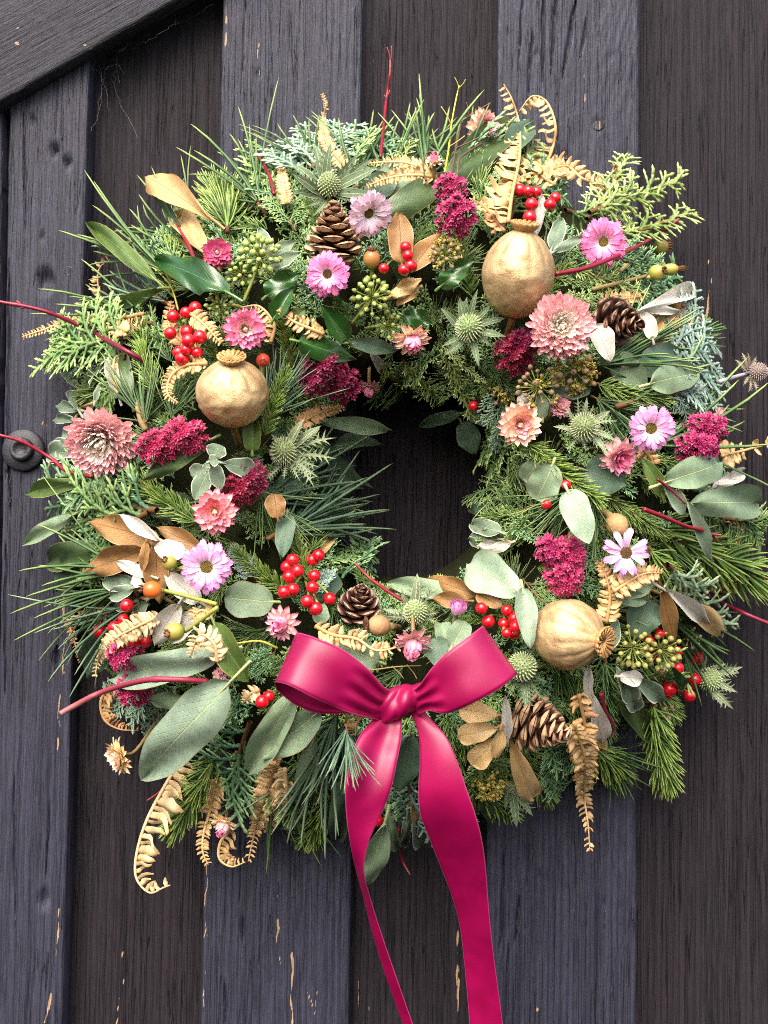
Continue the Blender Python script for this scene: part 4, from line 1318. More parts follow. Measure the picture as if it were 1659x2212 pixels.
# ================================================================ CONIFER SPRIGS
for row in [
    # kind, colour, label, base, tip, off, off2
    ('spruce', 'green', 'yellow-green spruce sprig standing up right of the big gold leaf', (478, 520), (442, 388), 0.0),
    ('spruce', 'green', 'short spruce sprig tip just below the lower gold leaf at upper left', (395, 590), (366, 505), 0.0),
    ('spruce', 'green', 'upright spruce sprig between the pink strawflower and the glossy ivy leaf', (625, 800), (612, 642), 0.006),
    ('spruce', 'green', 'spruce sprig pointing up right of the left gold poppy head', (572, 945), (628, 808), 0.016),
    ('spruce', 'green', 'upright spruce sprig left of the red berries on the upper left', (345, 850), (308, 690), 0.004),
    ('spruce', 'green', 'spruce sprig pointing left above the coral strawflower', (442, 1130), (282, 1012), 0.008),
    ('spruce', 'deep', 'dark spruce sprig hanging inside the wreath right of the drooping peach bud', (1010, 760), (1100, 850), 0.0),
    ('spruce', 'green', 'bright spruce sprig pointing right below the pale pine needles on the right', (1290, 815), (1440, 868), 0.008),
    ('spruce', 'green', 'bright spruce sprig below the upper right sea holly', (1140, 955), (1300, 1070), 0.016),
    ('spruce', 'green', 'spruce sprig running down to the right above the pale spiky daisy', (1300, 1060), (1420, 1160), 0.0),
    ('spruce', 'green', 'largest spruce sprig, at the right edge below the red twig', (1420, 1120), (1615, 1285), 0.004),
    ('spruce', 'green', 'spruce sprig left of the largest spruce sprig on the right edge', (1400, 1170), (1500, 1290), 0.0),
    ('spruce', 'green', 'spruce sprig hanging lowest at the lower right', (1415, 1500), (1462, 1700), 0.006),
    ('spruce', 'deep', 'dark spruce sprig hanging below the lower right gold poppy head', (1310, 1410), (1320, 1590), 0.004),
    ('spruce', 'green', 'spruce sprig tip below the brown berries at lower right', (1420, 1470), (1468, 1545), 0.0),
    ('spruce', 'green', 'spruce sprig left of the central berry cluster', (640, 1290), (520, 1185), 0.008),
    ('spruce', 'green', 'spruce sprig standing above the central berry cluster', (672, 1262), (640, 1150), 0.014),
    ('spruce', 'green', 'spruce sprig on the lower left rim of the hole', (660, 1190), (695, 1105), 0.004),
    ('spruce', 'green', 'spruce sprig pointing down left beside the long curled fern at the bottom', (470, 1640), (368, 1775), 0.006),
    ('spruce', 'green', 'small spruce sprig left of the ribbon tails at the bottom', (735, 1730), (655, 1815), 0.006),
    ('spruce', 'green', 'spruce sprig below the gold leaves at lower right', (1150, 1640), (1185, 1730), 0.0),
    ('spruce', 'green', 'spruce sprig peeping out below the lower right pine cone', (1255, 1600), (1330, 1690), -0.004),
    ('spruce', 'deep', 'spruce sprig behind the left lilac daisy', (500, 1170), (590, 1250), -0.002),
    ('spruce', 'deep', 'dark spruce sprig under the upper right pine cone', (1330, 760), (1530, 720), -0.01),
    ('spruce', 'deep', 'dark spruce sprig left of the upper green ivy berries', (480, 640), (400, 560), -0.004),
    # pines
    ('thinpine', 'pine', 'pine needle tuft fanning up left of the top sea holly', (560, 440), (482, 305), 0.0),
    ('thinpine', 'pine', 'pine needles standing behind the blue cypress at the top', (680, 370), (600, 255), -0.004),
    ('thinpine', 'pine', 'upright pine needles left of the tall red twig', (770, 390), (768, 240), -0.004),
    ('thinpine', 'pine', 'upright pine needles right of the tall red twig', (845, 390), (850, 240), -0.002),
    ('thinpine', 'pine', 'upright pine needles behind the small top bud', (920, 390), (925, 236), -0.004),
    ('thinpine', 'pine', 'upright pine needles left of the top strawflower', (990, 400), (985, 245), -0.002),
    ('thinpine', 'pine', 'pine needle tuft pointing up left below the gold leaf', (420, 545), (282, 415), 0.0),
    ('thinpine', 'pine', 'long pine needles pointing left above the curled fern at upper left', (360, 590), (195, 480), 0.0),
    ('thinpine', 'bluepine', 'long bluish pine needles inside the curl of the upper left fern', (360, 650), (220, 575), 0.0),
    ('thinpine', 'pine', 'pine needles pointing left beside the curled fern at upper left', (310, 690), (145, 655), -0.002),
    ('widepine', 'pine', 'big pine tuft on a bare stalk above the left burgundy sedum', (315, 915), (270, 755), 0.014),
    ('widepine', 'pine', 'pine needles left of the left gold poppy head', (370, 900), (395, 775), 0.006),
    ('widepine', 'bluepine', 'pine needles fanning over the sedum right of the left gold poppy head', (580, 900), (660, 740), 0.012),
    ('pine', 'bluepine', 'long bluish pine needles reaching into the hole from the left', (605, 1150), (790, 1065), 0.012),
    ('widepine', 'pine', 'pine needles hanging below the coral strawflower on the left', (560, 1060), (640, 1200), 0.006),
    ('pine', 'bluepine', 'bluish pine needles beside the coral strawflower', (560, 1080), (740, 1000), 0.004),
    ('pine', 'pine', 'long pine needles crossing the round leaves right of the big pale flower', (1290, 790), (1480, 740), 0.014),
    ('thinpine', 'pine', 'long pine needles pointing right above the lilac daisy on the right', (1370, 870), (1590, 840), 0.008),
    ('thinpine', 'pine', 'pine needles pointing right beside the right hand burgundy sedum', (1420, 960), (1595, 890), 0.002),
    ('widepine', 'pine', 'pine needles spreading from under the bright spruce tip on the right', (1290, 860), (1420, 960), 0.004),
    ('widepine', 'pine', 'fresh green pine tuft over the sedum on the lower right', (1250, 1050), (1160, 1180), 0.016),
    ('widepine', 'pine', 'fresh green pine needles hanging left of the pale spiky daisy', (1280, 1070), (1250, 1210), 0.012),
    ('thinpine', 'pine', 'upper pine needle tuft at the left edge below the gold leaves', (270, 1235), (112, 1200), 0.014),
    ('thinpine', 'pine', 'lower pine needle tuft at the left edge above the red berries', (270, 1270), (95, 1328), 0.012),
    ('thinpine', 'bluepine', 'pine needles drooping at the left edge beside the brown curled fern', (280, 1310), (140, 1415), 0.008),
    ('pine', 'bluepine', 'thick pine needles hanging below the left bow loop', (725, 1545), (640, 1760), 0.016),
    ('pine', 'bluepine', 'pine needles hanging beside the left ribbon tail', (745, 1560), (730, 1735), 0.012),
    ('pine', 'deep', 'dark pine needles beneath the lower right gold poppy head', (1200, 1400), (1250, 1530), -0.002),
    ('pine', 'deep', 'dark pine needles behind the gold leaf at the lower right edge', (1400, 1290), (1540, 1420), -0.004),
    ('pine', 'deep', 'dark pine needles behind the small bottom fern fronds', (600, 1640), (560, 1790), -0.006),
    ('pine', 'deep', 'dark pine needles in the gap below the lower right pine cone', (1280, 1600), (1360, 1680), -0.006),
    ('pine', 'pine', 'pine needles hidden behind the upper right gold poppy head', (1180, 640), (1080, 540), -0.006),
    # flat sprays
    ('cypress', 'blue', 'blue cypress spray at the top left of centre', (690, 410), (655, 250), 0.002),
    ('cypress', 'blue', 'blue cypress spray right of the thin dry fern at the top', (700, 380), (720, 245), -0.002),
    ('cypress', 'thuja', 'light green cypress spray left of the top pine cone', (640, 500), (600, 400), 0.0),
    ('juniper', 'lime', 'small lime cypress tip right of the tall red twig', (850, 390), (885, 285), 0.006),
    ('juniper', 'lime', 'upper of the two long lime juniper sprigs at the upper right', (1270, 480), (1500, 345), 0.004),
    ('juniper', 'lime', 'lower of the two long lime juniper sprigs at the upper right', (1280, 500), (1502, 435), 0.004),
    ('juniper', 'lime', 'short lime juniper sprig ending left of the long ones at upper right', (1265, 470), (1345, 315), 0.002),
    ('juniper', 'lime', 'lime juniper sprig standing beside the gilded fern at top right', (1090, 450), (1150, 255), 0.004),
    ('juniper', 'lime', 'lime juniper sprig left of the gilded fern at top right', (1050, 480), (1075, 350), 0.006),
    ('juniper', 'lime', 'lime juniper sprig below the upper right pink daisy', (1230, 560), (1410, 640), 0.004),
    ('juniper', 'thuja', 'green juniper spray behind the upper right pink daisy', (1210, 470), (1420, 480), -0.004),
    ('juniper', 'thuja', 'green juniper spray right of the upper right gold poppy head', (1200, 600), (1340, 600), 0.0),
    ('juniper', 'lime', 'lime juniper sprig above the big pale flower on the right', (1200, 640), (1330, 650), 0.006),
    ('juniper', 'thuja', 'green juniper tips between the poppy head and the red twig', (1190, 520), (1300, 560), 0.0),
    ('cypress', 'teal', 'teal cypress spray behind the green rose hips', (1300, 570), (1450, 620), -0.006),
    ('cypress', 'thuja', 'light thuja spray at the left edge under the long red twig', (285, 730), (80, 715), 0.012),
    ('cypress', 'thuja', 'light thuja spray fanning down at the left edge', (275, 750), (150, 920), 0.014),
    ('cypress', 'thuja', 'light thuja spray left of the pine tuft on the left', (295, 770), (112, 800), 0.012),
    ('cypress', 'blue', 'bluish cypress spray behind the long red twig on the left', (320, 720), (170, 740), -0.004),
    ('cypress', 'teal', 'large teal thuja fan below the big pale flower on the left', (350, 1060), (82, 1105), 0.018),
    ('cypress', 'teal', 'upper teal thuja fan just under the big pale flower on the left', (320, 1040), (150, 1010), 0.004),
    ('cypress', 'thuja', 'light green thuja fan above the gold leaves on the left', (330, 1070), (105, 1155), 0.014),
    ('cypress', 'deep', 'dark thuja tips right of the gold leaves on the left', (420, 1090), (390, 1180), 0.008),
    ('juniper', 'lime', 'pale juniper tip hanging into the top of the hole', (880, 770), (960, 880), 0.008),
    ('juniper', 'lime', 'longest pale juniper sprig hanging into the hole at upper right', (950, 760), (1040, 915), 0.006),
    ('juniper', 'lime', 'pale juniper sprig along the upper right rim of the hole', (945, 745), (1055, 820), 0.008),
    ('finecypress', 'deep', 'dark wispy cypress hanging at the top of the hole', (840, 790), (870, 870), -0.004),
    ('cypress', 'deep', 'dark cypress behind the middle ivy berries at the top', (700, 660), (790, 700), -0.002),
    ('cypress', 'ice', 'pale blue cypress spray at the right edge below the pine cone', (1425, 785), (1555, 712), 0.004),
    ('cypress', 'ice', 'pale blue cypress spray at the right edge above the lilac daisy', (1440, 832), (1575, 785), 0.008),
    ('cypress', 'ice', 'small pale blue cypress tip beside the lilac daisy on the right', (1430, 860), (1530, 880), 0.006),
    ('cypress', 'blue', 'blue cypress trailing down the right rim of the hole', (1070, 830), (1078, 985), 0.0),
    ('finecypress', 'thuja', 'wispy olive cypress reaching into the hole from the right', (1150, 1090), (1025, 1040), 0.0),
    ('finecypress', 'thuja', 'lower wispy olive cypress on the right rim of the hole', (1160, 1110), (1030, 1115), -0.002),
    ('cypress', 'ice', 'pale blue cypress tips beside the central berry cluster', (690, 1290), (715, 1220), 0.012),
    ('cypress', 'ice', 'frosty blue cypress left of the pink bud above the bow', (590, 1340), (530, 1280), 0.008),
    ('cypress', 'ice', 'frosty cypress tips between the left lilac daisy and the pine', (560, 1250), (500, 1180), 0.006),
    ('juniper', 'sage', 'pale sage cypress spray pointing down right at the right edge', (1420, 1230), (1625, 1355), 0.022),
    ('finecypress', 'thuja', 'fine olive cypress over the lower right gold poppy head', (1140, 1240), (1210, 1340), 0.02),
    ('finecypress', 'thuja', 'fine olive cypress between the round leaf and the sedum on the right', (1140, 1250), (1230, 1290), 0.014),
    ('cypress', 'thuja', 'small green cypress tip poking out at the far right edge', (1560, 1120), (1668, 1175), 0.004),
    ('cypress', 'teal', 'dark teal cypress fan below the big eucalyptus leaf at lower left', (540, 1560), (440, 1730), 0.006),
    ('cypress', 'blue', 'blue cypress tips under the dusty pink twig at lower left', (330, 1500), (220, 1540), -0.002),
    ('cypress', 'blue', 'blue cypress behind the stalks of the straw coloured flower', (400, 1510), (310, 1600), -0.004),
    ('cypress', 'teal', 'dark cypress fan left of the left bow loop', (590, 1400), (500, 1470), 0.004),
    ('cypress', 'ice', 'pale cypress spray hanging between the two ribbon tails', (880, 1660), (850, 1815), 0.006),
    ('cypress', 'teal', 'teal cypress spray under the gold leaf at lower right', (1190, 1600), (1230, 1700), 0.0),
    ('cypress', 'teal', 'teal cypress spray between the pine cone and the dry fern at lower right', (1220, 1590), (1310, 1650), -0.002),
    ('cypress', 'deep', 'dark cypress under the brown berries at lower right', (1330, 1440), (1420, 1560), -0.004),
    ('cypress', 'deep', 'dark cypress behind the lower right sedum', (1240, 1230), (1330, 1330), -0.004),
    ('juniper', 'lime', 'lime juniper tips left of the brown pod on the right', (1300, 1070), (1310, 1150), 0.004),
    ('cypress', 'thuja', 'green cypress tips right of the right ribbon tail', (1030, 1620), (1060, 1760), 0.0),
    ('cypress', 'deep', 'dark cypress under the bow', (700, 1460), (560, 1440), 0.0),
]:
    kind, col, label, b, t_, o = row[:6]
    nm = {'spruce': 'spruce_sprig', 'pine': 'pine_sprig', 'widepine': 'pine_sprig', 'thinpine': 'pine_sprig', 'cypress': 'cypress_sprig', 'juniper': 'juniper_sprig', 'finecypress': 'cypress_sprig'}[kind]
    cc = {'spruce_sprig': 'spruce sprig', 'pine_sprig': 'pine sprig', 'cypress_sprig': 'cypress sprig', 'juniper_sprig': 'juniper sprig'}[nm]
    sprig(nm, kind, col, label, cc, b, t_, o, roll=((hash_(label) >> 3) % 7 - 3) * 0.12)

# ================================================================ BROAD LEAVES
M_EUC = m_leaf('eucalyptus', C(128, 152, 120), C(144, 162, 136), C(174, 182, 122), C(132, 124, 96), 0.55, 0.35, veinw=0.035, side=0.32, edgew=0.93)
M_EUCB = m_leaf('blue_eucalyptus', C(154, 178, 152), C(162, 182, 160), C(192, 200, 140), C(150, 150, 120), 0.55, 0.35, veinw=0.03, side=0.32, edgew=0.94)
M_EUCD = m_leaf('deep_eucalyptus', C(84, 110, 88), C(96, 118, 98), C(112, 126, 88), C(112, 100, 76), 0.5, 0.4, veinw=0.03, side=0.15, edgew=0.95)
M_OLIVE = m_leaf('olive_leaf', C(86, 112, 52), C(110, 130, 78), C(140, 152, 84), C(150, 150, 84), 0.45, veinw=0.04, side=0.25, edgew=0.93)
M_LAUREL = m_leaf('laurel', C(74, 96, 54), C(96, 114, 80), C(104, 122, 66), C(128, 120, 76), 0.35, 0.5, veinw=0.025, side=0.12, edgew=0.95)
M_IVY = m_leaf('ivy_leaf', C(44, 88, 34), C(92, 120, 66), C(96, 134, 62), None, 0.22, 0.6, veinw=0.04, side=0.3, coat=0.4)
M_SILVER = m_leaf('silver_edged_leaf', C(122, 142, 116), C(200, 198, 186), C(150, 166, 146), C(206, 208, 192), 0.7, 0.2, veinw=0.05, side=0.15, edgew=0.84)
M_WHITE = m_leaf('white_felt_leaf', C(204, 199, 186), C(196, 189, 172), C(176, 169, 152), C(218, 213, 202), 0.75, 0.15, veinw=0.04, side=0.3, mottle=0.1, edgew=0.94)
M_GOLDL = m_leaf('gold_leaf', C(206, 172, 118), C(150, 112, 64), C(168, 134, 84), C(180, 140, 86), 0.42, 0.5, veinw=0.03, side=0.5, mottle=0.15, edgew=0.95)
M_BRONZE = m_leaf('bronze_leaf', C(154, 116, 70), C(136, 102, 62), C(126, 88, 46), C(192, 160, 112), 0.5, 0.4, veinw=0.04, side=0.3, mottle=0.25, edgew=0.93)
for row in [
    # name, material, label, base, tip, width, kw
    ('laurel_leaf', M_LAUREL, 'large dark green leaf right of the pale daisy at the top', (822, 478), (972, 376), 66, dict(shape='ovate', off=0.016, fold=-0.1)),
    ('laurel_leaf', M_LAUREL, 'dark green leaf behind the top strawflower', (972, 400), (1112, 268), 80, dict(off=0.002)),
    ('laurel_leaf', M_EUCD, 'dark leaf behind the gilded fern loop at top right', (1090, 350), (1145, 262), 56, dict(off=-0.002)),
    ('eucalyptus_leaf', M_EUC, 'grey-green leaf under the dry fern right of the top sea holly', (790, 440), (905, 345), 70, dict(off=0.004)),
    ('eucalyptus_leaf', M_EUCD, 'dark grey leaf wedged between the pale daisy and the big dark leaf', (775, 420), (860, 390), 62, dict(off=0.008)),
    ('olive_leaf', M_OLIVE, 'long slender olive leaf pointing up left at the upper left', (345, 612), (193, 484), 40, dict(shape='lance', off=0.01, fold=0.35)),
    ('olive_leaf', M_OLIVE, 'narrow olive leaf beside the upper left curled fern', (345, 622), (232, 655), 30, dict(shape='lance', off=0.012, fold=0.3, side=0.1)),
    ('eucalyptus_leaf', M_EUC, 'small grey-green leaf under the long red twig at left', (290, 700), (198, 688), 30, dict(shape='lance', off=0.0)),
    ('eucalyptus_leaf', M_EUC, 'pointed grey-green leaf reaching into the hole at upper left', (692, 912), (845, 932), 38, dict(shape='lance', off=0.004, off2=0.02)),
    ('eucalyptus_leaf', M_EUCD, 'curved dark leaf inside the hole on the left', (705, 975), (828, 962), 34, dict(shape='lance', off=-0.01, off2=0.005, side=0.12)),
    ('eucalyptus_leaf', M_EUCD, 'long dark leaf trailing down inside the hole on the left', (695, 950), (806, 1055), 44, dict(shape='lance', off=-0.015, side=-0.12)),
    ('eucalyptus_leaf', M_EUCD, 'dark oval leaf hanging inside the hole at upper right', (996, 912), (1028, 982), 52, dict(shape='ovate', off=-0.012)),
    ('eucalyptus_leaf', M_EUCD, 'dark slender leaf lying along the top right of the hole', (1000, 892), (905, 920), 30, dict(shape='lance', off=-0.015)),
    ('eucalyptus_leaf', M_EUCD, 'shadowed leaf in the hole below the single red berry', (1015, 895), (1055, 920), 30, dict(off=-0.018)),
    ('olive_leaf', M_OLIVE, 'pale green pointed leaf at the left edge above the teal thuja', (178, 1040), (55, 1068), 38, dict(shape='lance', off=0.004)),
    ('eucalyptus_leaf', M_EUC, 'pale pointed leaf sticking out lowest beside the teal thuja at left', (158, 1112), (50, 1176), 36, dict(shape='lance', off=0.006)),
    ('laurel_leaf', M_LAUREL, 'long wavy dark leaf below the left burgundy sedum', (455, 950), (308, 1036), 48, dict(shape='lance', off=0.022, wave=0.3)),
    ('laurel_leaf', M_OLIVE, 'upright green leaf right of the left gold poppy head', (545, 975), (548, 900), 40, dict(off=0.02, fold=0.3)),
    ('laurel_leaf', M_LAUREL, 'dark narrow leaf standing inside the pine tuft on the left', (285, 870), (268, 752), 30, dict(shape='lance', off=0.012, fold=0.4)),
    ('laurel_leaf', M_LAUREL, 'dark round leaf at the left edge below the bronze leaves', (205, 1185), (102, 1215), 62, dict(shape='ovate', off=0.0)),
    ('laurel_leaf', M_EUCD, 'dark hanging leaf at the left edge beside the pine needles', (190, 1180), (125, 1275), 60, dict(off=-0.006)),
    ('eucalyptus_leaf', M_EUCD, 'deep green leaf behind the coral strawflower', (420, 1085), (320, 1105), 60, dict(off=0.0)),
    ('eucalyptus_leaf', M_EUCB, 'largest pale eucalyptus leaf, hanging at the lower left', (498, 1472), (308, 1676), 112, dict(shape='ovate', off=0.045, off2=0.06, fold=0.1, curl=0.05)),
    ('eucalyptus_leaf', M_EUCB, 'wide eucalyptus leaf above the dusty pink twig at lower left', (468, 1412), (243, 1462), 72, dict(shape='ovate', off=0.036, off2=0.045, curl=0.08)),
    ('eucalyptus_leaf', M_OLIVE, 'folded yellow-green leaf hanging left of the left bow loop', (462, 1345), (536, 1474), 62, dict(shape='ovate', off=0.035, fold=0.5, curl=0.12)),
    ('eucalyptus_leaf', M_EUC, 'small shaded leaf between the two big eucalyptus leaves at lower left', (410, 1510), (322, 1512), 38, dict(shape='lance', off=0.02)),
    ('eucalyptus_leaf', M_EUCD, 'dark leaf at the far lower left behind the pale fern', (235, 1360), (190, 1462), 62, dict(off=0.006)),
    ('eucalyptus_leaf', M_EUC, 'long leaf hanging left of the needles below the left bow loop', (632, 1502), (535, 1672), 66, dict(shape='ovate', off=0.03, off2=0.04, fold=0.25)),
    ('eucalyptus_leaf', M_EUC, 'broad leaf directly under the left bow loop', (690, 1535), (565, 1640), 76, dict(shape='ovate', off=0.025, off2=0.04)),
    ('eucalyptus_leaf', M_EUC, 'narrow leaf behind the needles below the left bow loop', (680, 1590), (645, 1745), 46, dict(shape='lance', off=0.012)),
    ('eucalyptus_leaf', M_EUCB, 'large round eucalyptus leaf on the lower right rim of the hole', (1122, 1280), (1012, 1218), 92, dict(shape='round', off=0.02, off2=0.012, curl=0.08)),
    ('eucalyptus_leaf', M_EUCB, 'hanging oval leaf left of the lower right gold poppy head', (1128, 1268), (1145, 1402), 48, dict(shape='ovate', off=0.03, fold=0.2)),
    ('eucalyptus_leaf', M_EUCB, 'oval blue-green leaf hanging above the lower right sedum', (1225, 1058), (1272, 1176), 66, dict(shape='ovate', off=0.034)),
    ('eucalyptus_leaf', M_EUC, 'rounded leaf under the peach strawflower on the right', (1195, 1000), (1158, 1080), 72, dict(shape='round', off=0.022, fold=0.2)),
    ('eucalyptus_leaf', M_EUC, 'smaller round leaf on the right rim of the hole below the peach strawflower', (1165, 1000), (1130, 1035), 50, dict(shape='round', off=0.018)),
    ('eucalyptus_leaf', M_EUCD, 'large dark leaf beneath the half hidden pink strawflower', (1262, 1015), (1352, 1045), 86, dict(shape='ovate', off=0.008)),
    ('eucalyptus_leaf', M_EUC, 'upper oval leaf of the pair at the right edge', (1430, 1045), (1556, 1000), 72, dict(shape='round', off=0.03, curl=0.08)),
    ('eucalyptus_leaf', M_EUC, 'lower oval leaf of the pair at the right edge', (1492, 1090), (1638, 1085), 74, dict(shape='round', off=0.03, off2=0.04, curl=0.07)),
    ('eucalyptus_leaf', M_EUCB, 'narrow blue leaf hanging in front of the largest spruce sprig', (1480, 1080), (1535, 1214), 34, dict(shape='lance', off=0.032, fold=0.3)),
    ('eucalyptus_leaf', M_EUCB, 'slim blue leaf standing between the right edge pair of leaves', (1432, 1048), (1480, 1115), 34, dict(shape='lance', off=0.026, fold=0.4)),
    ('eucalyptus_leaf', M_OLIVE, 'curled olive leaf right of the half hidden pink strawflower', (1432, 1075), (1385, 985), 36, dict(shape='lance', off=0.02, fold=0.5)),
    ('eucalyptus_leaf', M_EUC, 'pale oval leaf among the pine needles at the upper right', (1402, 830), (1508, 806), 66, dict(shape='ovate', off=0.016)),
    ('eucalyptus_leaf', M_EUCD, 'dark oval leaf behind the pine needles at the upper right', (1375, 800), (1470, 762), 70, dict(shape='ovate', off=0.006)),
    ('eucalyptus_leaf', M_EUC, 'shaded leaf left of the pale oval leaf at the upper right', (1320, 770), (1395, 840), 64, dict(shape='ovate', off=0.006)),
    ('eucalyptus_leaf', M_EUCD, 'dark leaf under the brown ivy berries on the right', (1190, 835), (1278, 840), 52, dict(shape='round', off=0.004)),
    ('eucalyptus_leaf', M_EUC, 'small upright leaf between the peach strawflower and the brown berries', (1172, 905), (1170, 850), 30, dict(shape='round', off=0.014)),
    ('eucalyptus_leaf', M_EUC, 'rounded leaf below the left lilac daisy', (592, 1300), (484, 1290), 78, dict(shape='round', off=0.012)),
    ('eucalyptus_leaf', M_EUCD, 'round dark leaf behind the central berry cluster', (672, 1300), (726, 1240), 60, dict(shape='round', off=0.0)),
    ('eucalyptus_leaf', M_EUC, 'upright pointed leaf below the central berry cluster', (690, 1350), (700, 1302), 36, dict(shape='tip', off=0.02)),
    ('eucalyptus_leaf', M_EUC, 'leaf lying along the lower rim of the hole behind the sea holly', (975, 1278), (835, 1258), 44, dict(shape='ovate', off=0.0)),
    ('eucalyptus_leaf', M_EUC, 'grey-green leaf showing above the middle of the bow', (820, 1430), (718, 1385), 66, dict(shape='ovate', off=0.01)),
    ('eucalyptus_leaf', M_EUCD, 'dark round leaf left of the right bow loop', (960, 1440), (935, 1378), 58, dict(shape='round', off=0.02)),
    ('eucalyptus_leaf', M_EUC, 'round leaf touching the top of the right bow loop', (975, 1400), (1005, 1342), 50, dict(shape='round', off=0.022)),
    ('eucalyptus_leaf', M_EUC, 'cupped leaf above the drooping pink bud over the bow', (962, 1398), (955, 1345), 40, dict(shape='round', off=0.016, fold=0.4)),
    ('eucalyptus_leaf', M_EUCD, 'dark round leaf right of the lower right gold poppy head', (1400, 1290), (1372, 1382), 78, dict(shape='ovate', off=0.006)),
    ('eucalyptus_leaf', M_EUC, 'upper grey leaf below the pale spiky daisy', (1330, 1285), (1420, 1250), 44, dict(shape='ovate', off=0.014)),
    ('eucalyptus_leaf', M_EUC, 'small grey leaf above the dark leaf right of the poppy head', (1332, 1288), (1398, 1298), 36, dict(shape='ovate', off=0.018)),
    ('eucalyptus_leaf', M_EUCD, 'dark leaf seen between the upper ribbon tails', (885, 1585), (862, 1708), 66, dict(shape='ovate', off=0.01)),
    ('eucalyptus_leaf', M_EUC, 'lowest leaf, hanging in front of the left ribbon tail', (832, 1775), (786, 1916), 52, dict(shape='tip', off=0.07, off2=0.06, fold=0.3)),
    ('eucalyptus_leaf', M_EUC, 'twisted leaf hanging between the ribbon tails', (835, 1745), (856, 1830), 30, dict(shape='lance', off=0.03, fold=0.5)),
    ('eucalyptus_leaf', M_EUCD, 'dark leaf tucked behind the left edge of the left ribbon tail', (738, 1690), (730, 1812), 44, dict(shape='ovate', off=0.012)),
    ('eucalyptus_leaf', M_EUC, 'pointed leaf below the small fern at the bottom left', (640, 1760), (605, 1790), 26, dict(shape='tip', off=0.01)),
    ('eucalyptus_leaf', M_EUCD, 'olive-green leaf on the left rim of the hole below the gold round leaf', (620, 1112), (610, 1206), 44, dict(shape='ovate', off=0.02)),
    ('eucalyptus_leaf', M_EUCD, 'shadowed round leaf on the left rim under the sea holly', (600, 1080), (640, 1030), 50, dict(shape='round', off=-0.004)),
    ('laurel_leaf', M_EUCD, 'slender dark leaf above the left end of the drooping peach bud', (752, 742), (862, 758), 36, dict(shape='lance', off=0.012)),
    ('laurel_leaf', M_IVY, 'large wavy glossy leaf below the magenta strawflower', (492, 632), (335, 558), 66, dict(shape='tip', off=0.028, wave=0.45, fold=0.25)),
    ('ivy_leaf', M_IVY, 'glossy leaf left of the hot pink daisy', (575, 640), (650, 590), 56, dict(shape='tip', off=0.018, wave=0.3)),
    ('ivy_leaf', M_IVY, 'curled olive ivy leaf below the glossy leaf near the hot pink daisy', (590, 690), (635, 620), 40, dict(shape='tip', off=0.022, fold=0.5)),
    ('ivy_leaf', M_IVY, 'pointed glossy leaf standing above the burgundy sedum at top left', (752, 735), (690, 655), 50, dict(shape='tip', off=0.026, fold=0.35)),
    ('ivy_leaf', M_IVY, 'bright glossy ivy leaf with its point drooping over the sedum', (645, 738), (770, 778), 56, dict(shape='tip', off=0.026, fold=-0.2)),
    ('ivy_leaf', M_OLIVE, 'pale small ivy leaf left of the pointed glossy leaf', (635, 690), (660, 668), 34, dict(shape='tip', off=0.02)),
    ('ivy_leaf', M_IVY, 'dark glossy leaf under the upper green ivy berries', (560, 600), (480, 590), 50, dict(shape='tip', off=0.01)),
    ('ivy_leaf', M_IVY, 'ivy leaf left of the upper right gold poppy head', (950, 620), (1025, 560), 46, dict(shape='tip', off=0.016, wave=0.4)),
    ('ivy_leaf', M_IVY, 'dark wavy ivy leaf above the drooping peach bud', (870, 680), (935, 700), 44, dict(shape='tip', off=0.014, wave=0.4)),
    ('ivy_leaf', M_IVY, 'small curled glossy leaf among the red berries at lower right', (1468, 1495), (1446, 1432), 28, dict(shape='ovate', off=0.03, fold=0.4)),
    ('laurel_leaf', M_LAUREL, 'dark leaf with a pale edge hanging below the brown berries at lower right', (1345, 1520), (1412, 1590), 52, dict(shape='ovate', off=0.018)),
    ('laurel_leaf', M_LAUREL, 'dark leaf below the lower yellow berries beside the right ribbon tail', (1042, 1690), (1062, 1780), 40, dict(shape='tip', off=0.006)),
    ('gold_leaf', M_GOLDL, 'large upright gold leaf at the upper left', (455, 470), (320, 386), 66, dict(shape='spoon', off=0.03, off2=0.03, curl=0.06, fold=0.03)),
    ('gold_leaf', M_GOLDL, 'lower gold leaf partly hidden below the large one at the upper left', (458, 560), (385, 462), 56, dict(shape='spoon', off=0.016)),
    ('gold_leaf', M_BRONZE, 'bronze leaf standing right of the top pine cone', (868, 570), (862, 458), 58, dict(shape='ovate', off=0.018)),
    ('gold_leaf', M_BRONZE, 'bronze leaf leaning right behind the top red berries', (885, 585), (952, 505), 50, dict(shape='ovate', off=0.014)),
    ('gold_leaf', M_GOLDL, 'crumpled tan leaf below the top red berries', (845, 640), (912, 602), 32, dict(shape='ovate', off=0.024, wave=0.5)),
    ('gold_leaf', M_GOLDL, 'crumpled tan leaf pointing down below the top red berries', (905, 622), (855, 660), 26, dict(shape='lance', off=0.022, wave=0.5)),
    ('gold_leaf', M_BRONZE, 'round bronze leaf on the left rim of the hole', (600, 1120), (592, 1066), 44, dict(shape='round', off=0.024)),
    ('gold_leaf', M_GOLDL, 'small gold leaf on the left rim above the central berries', (695, 1195), (722, 1152), 24, dict(shape='ovate', off=0.006)),
    ('gold_leaf', M_BRONZE, 'bronze leaf on the bottom rim of the hole right of the sea holly', (1030, 1285), (925, 1248), 40, dict(shape='ovate', off=0.006)),
    ('gold_leaf', M_BRONZE, 'bronze leaf behind the small lilac cup flower', (1012, 1298), (934, 1292), 36, dict(shape='ovate', off=0.014)),
    ('gold_leaf', M_BRONZE, 'bronze leaf above the right bow loop berries', (1032, 1282), (1085, 1312), 36, dict(shape='ovate', off=0.014)),
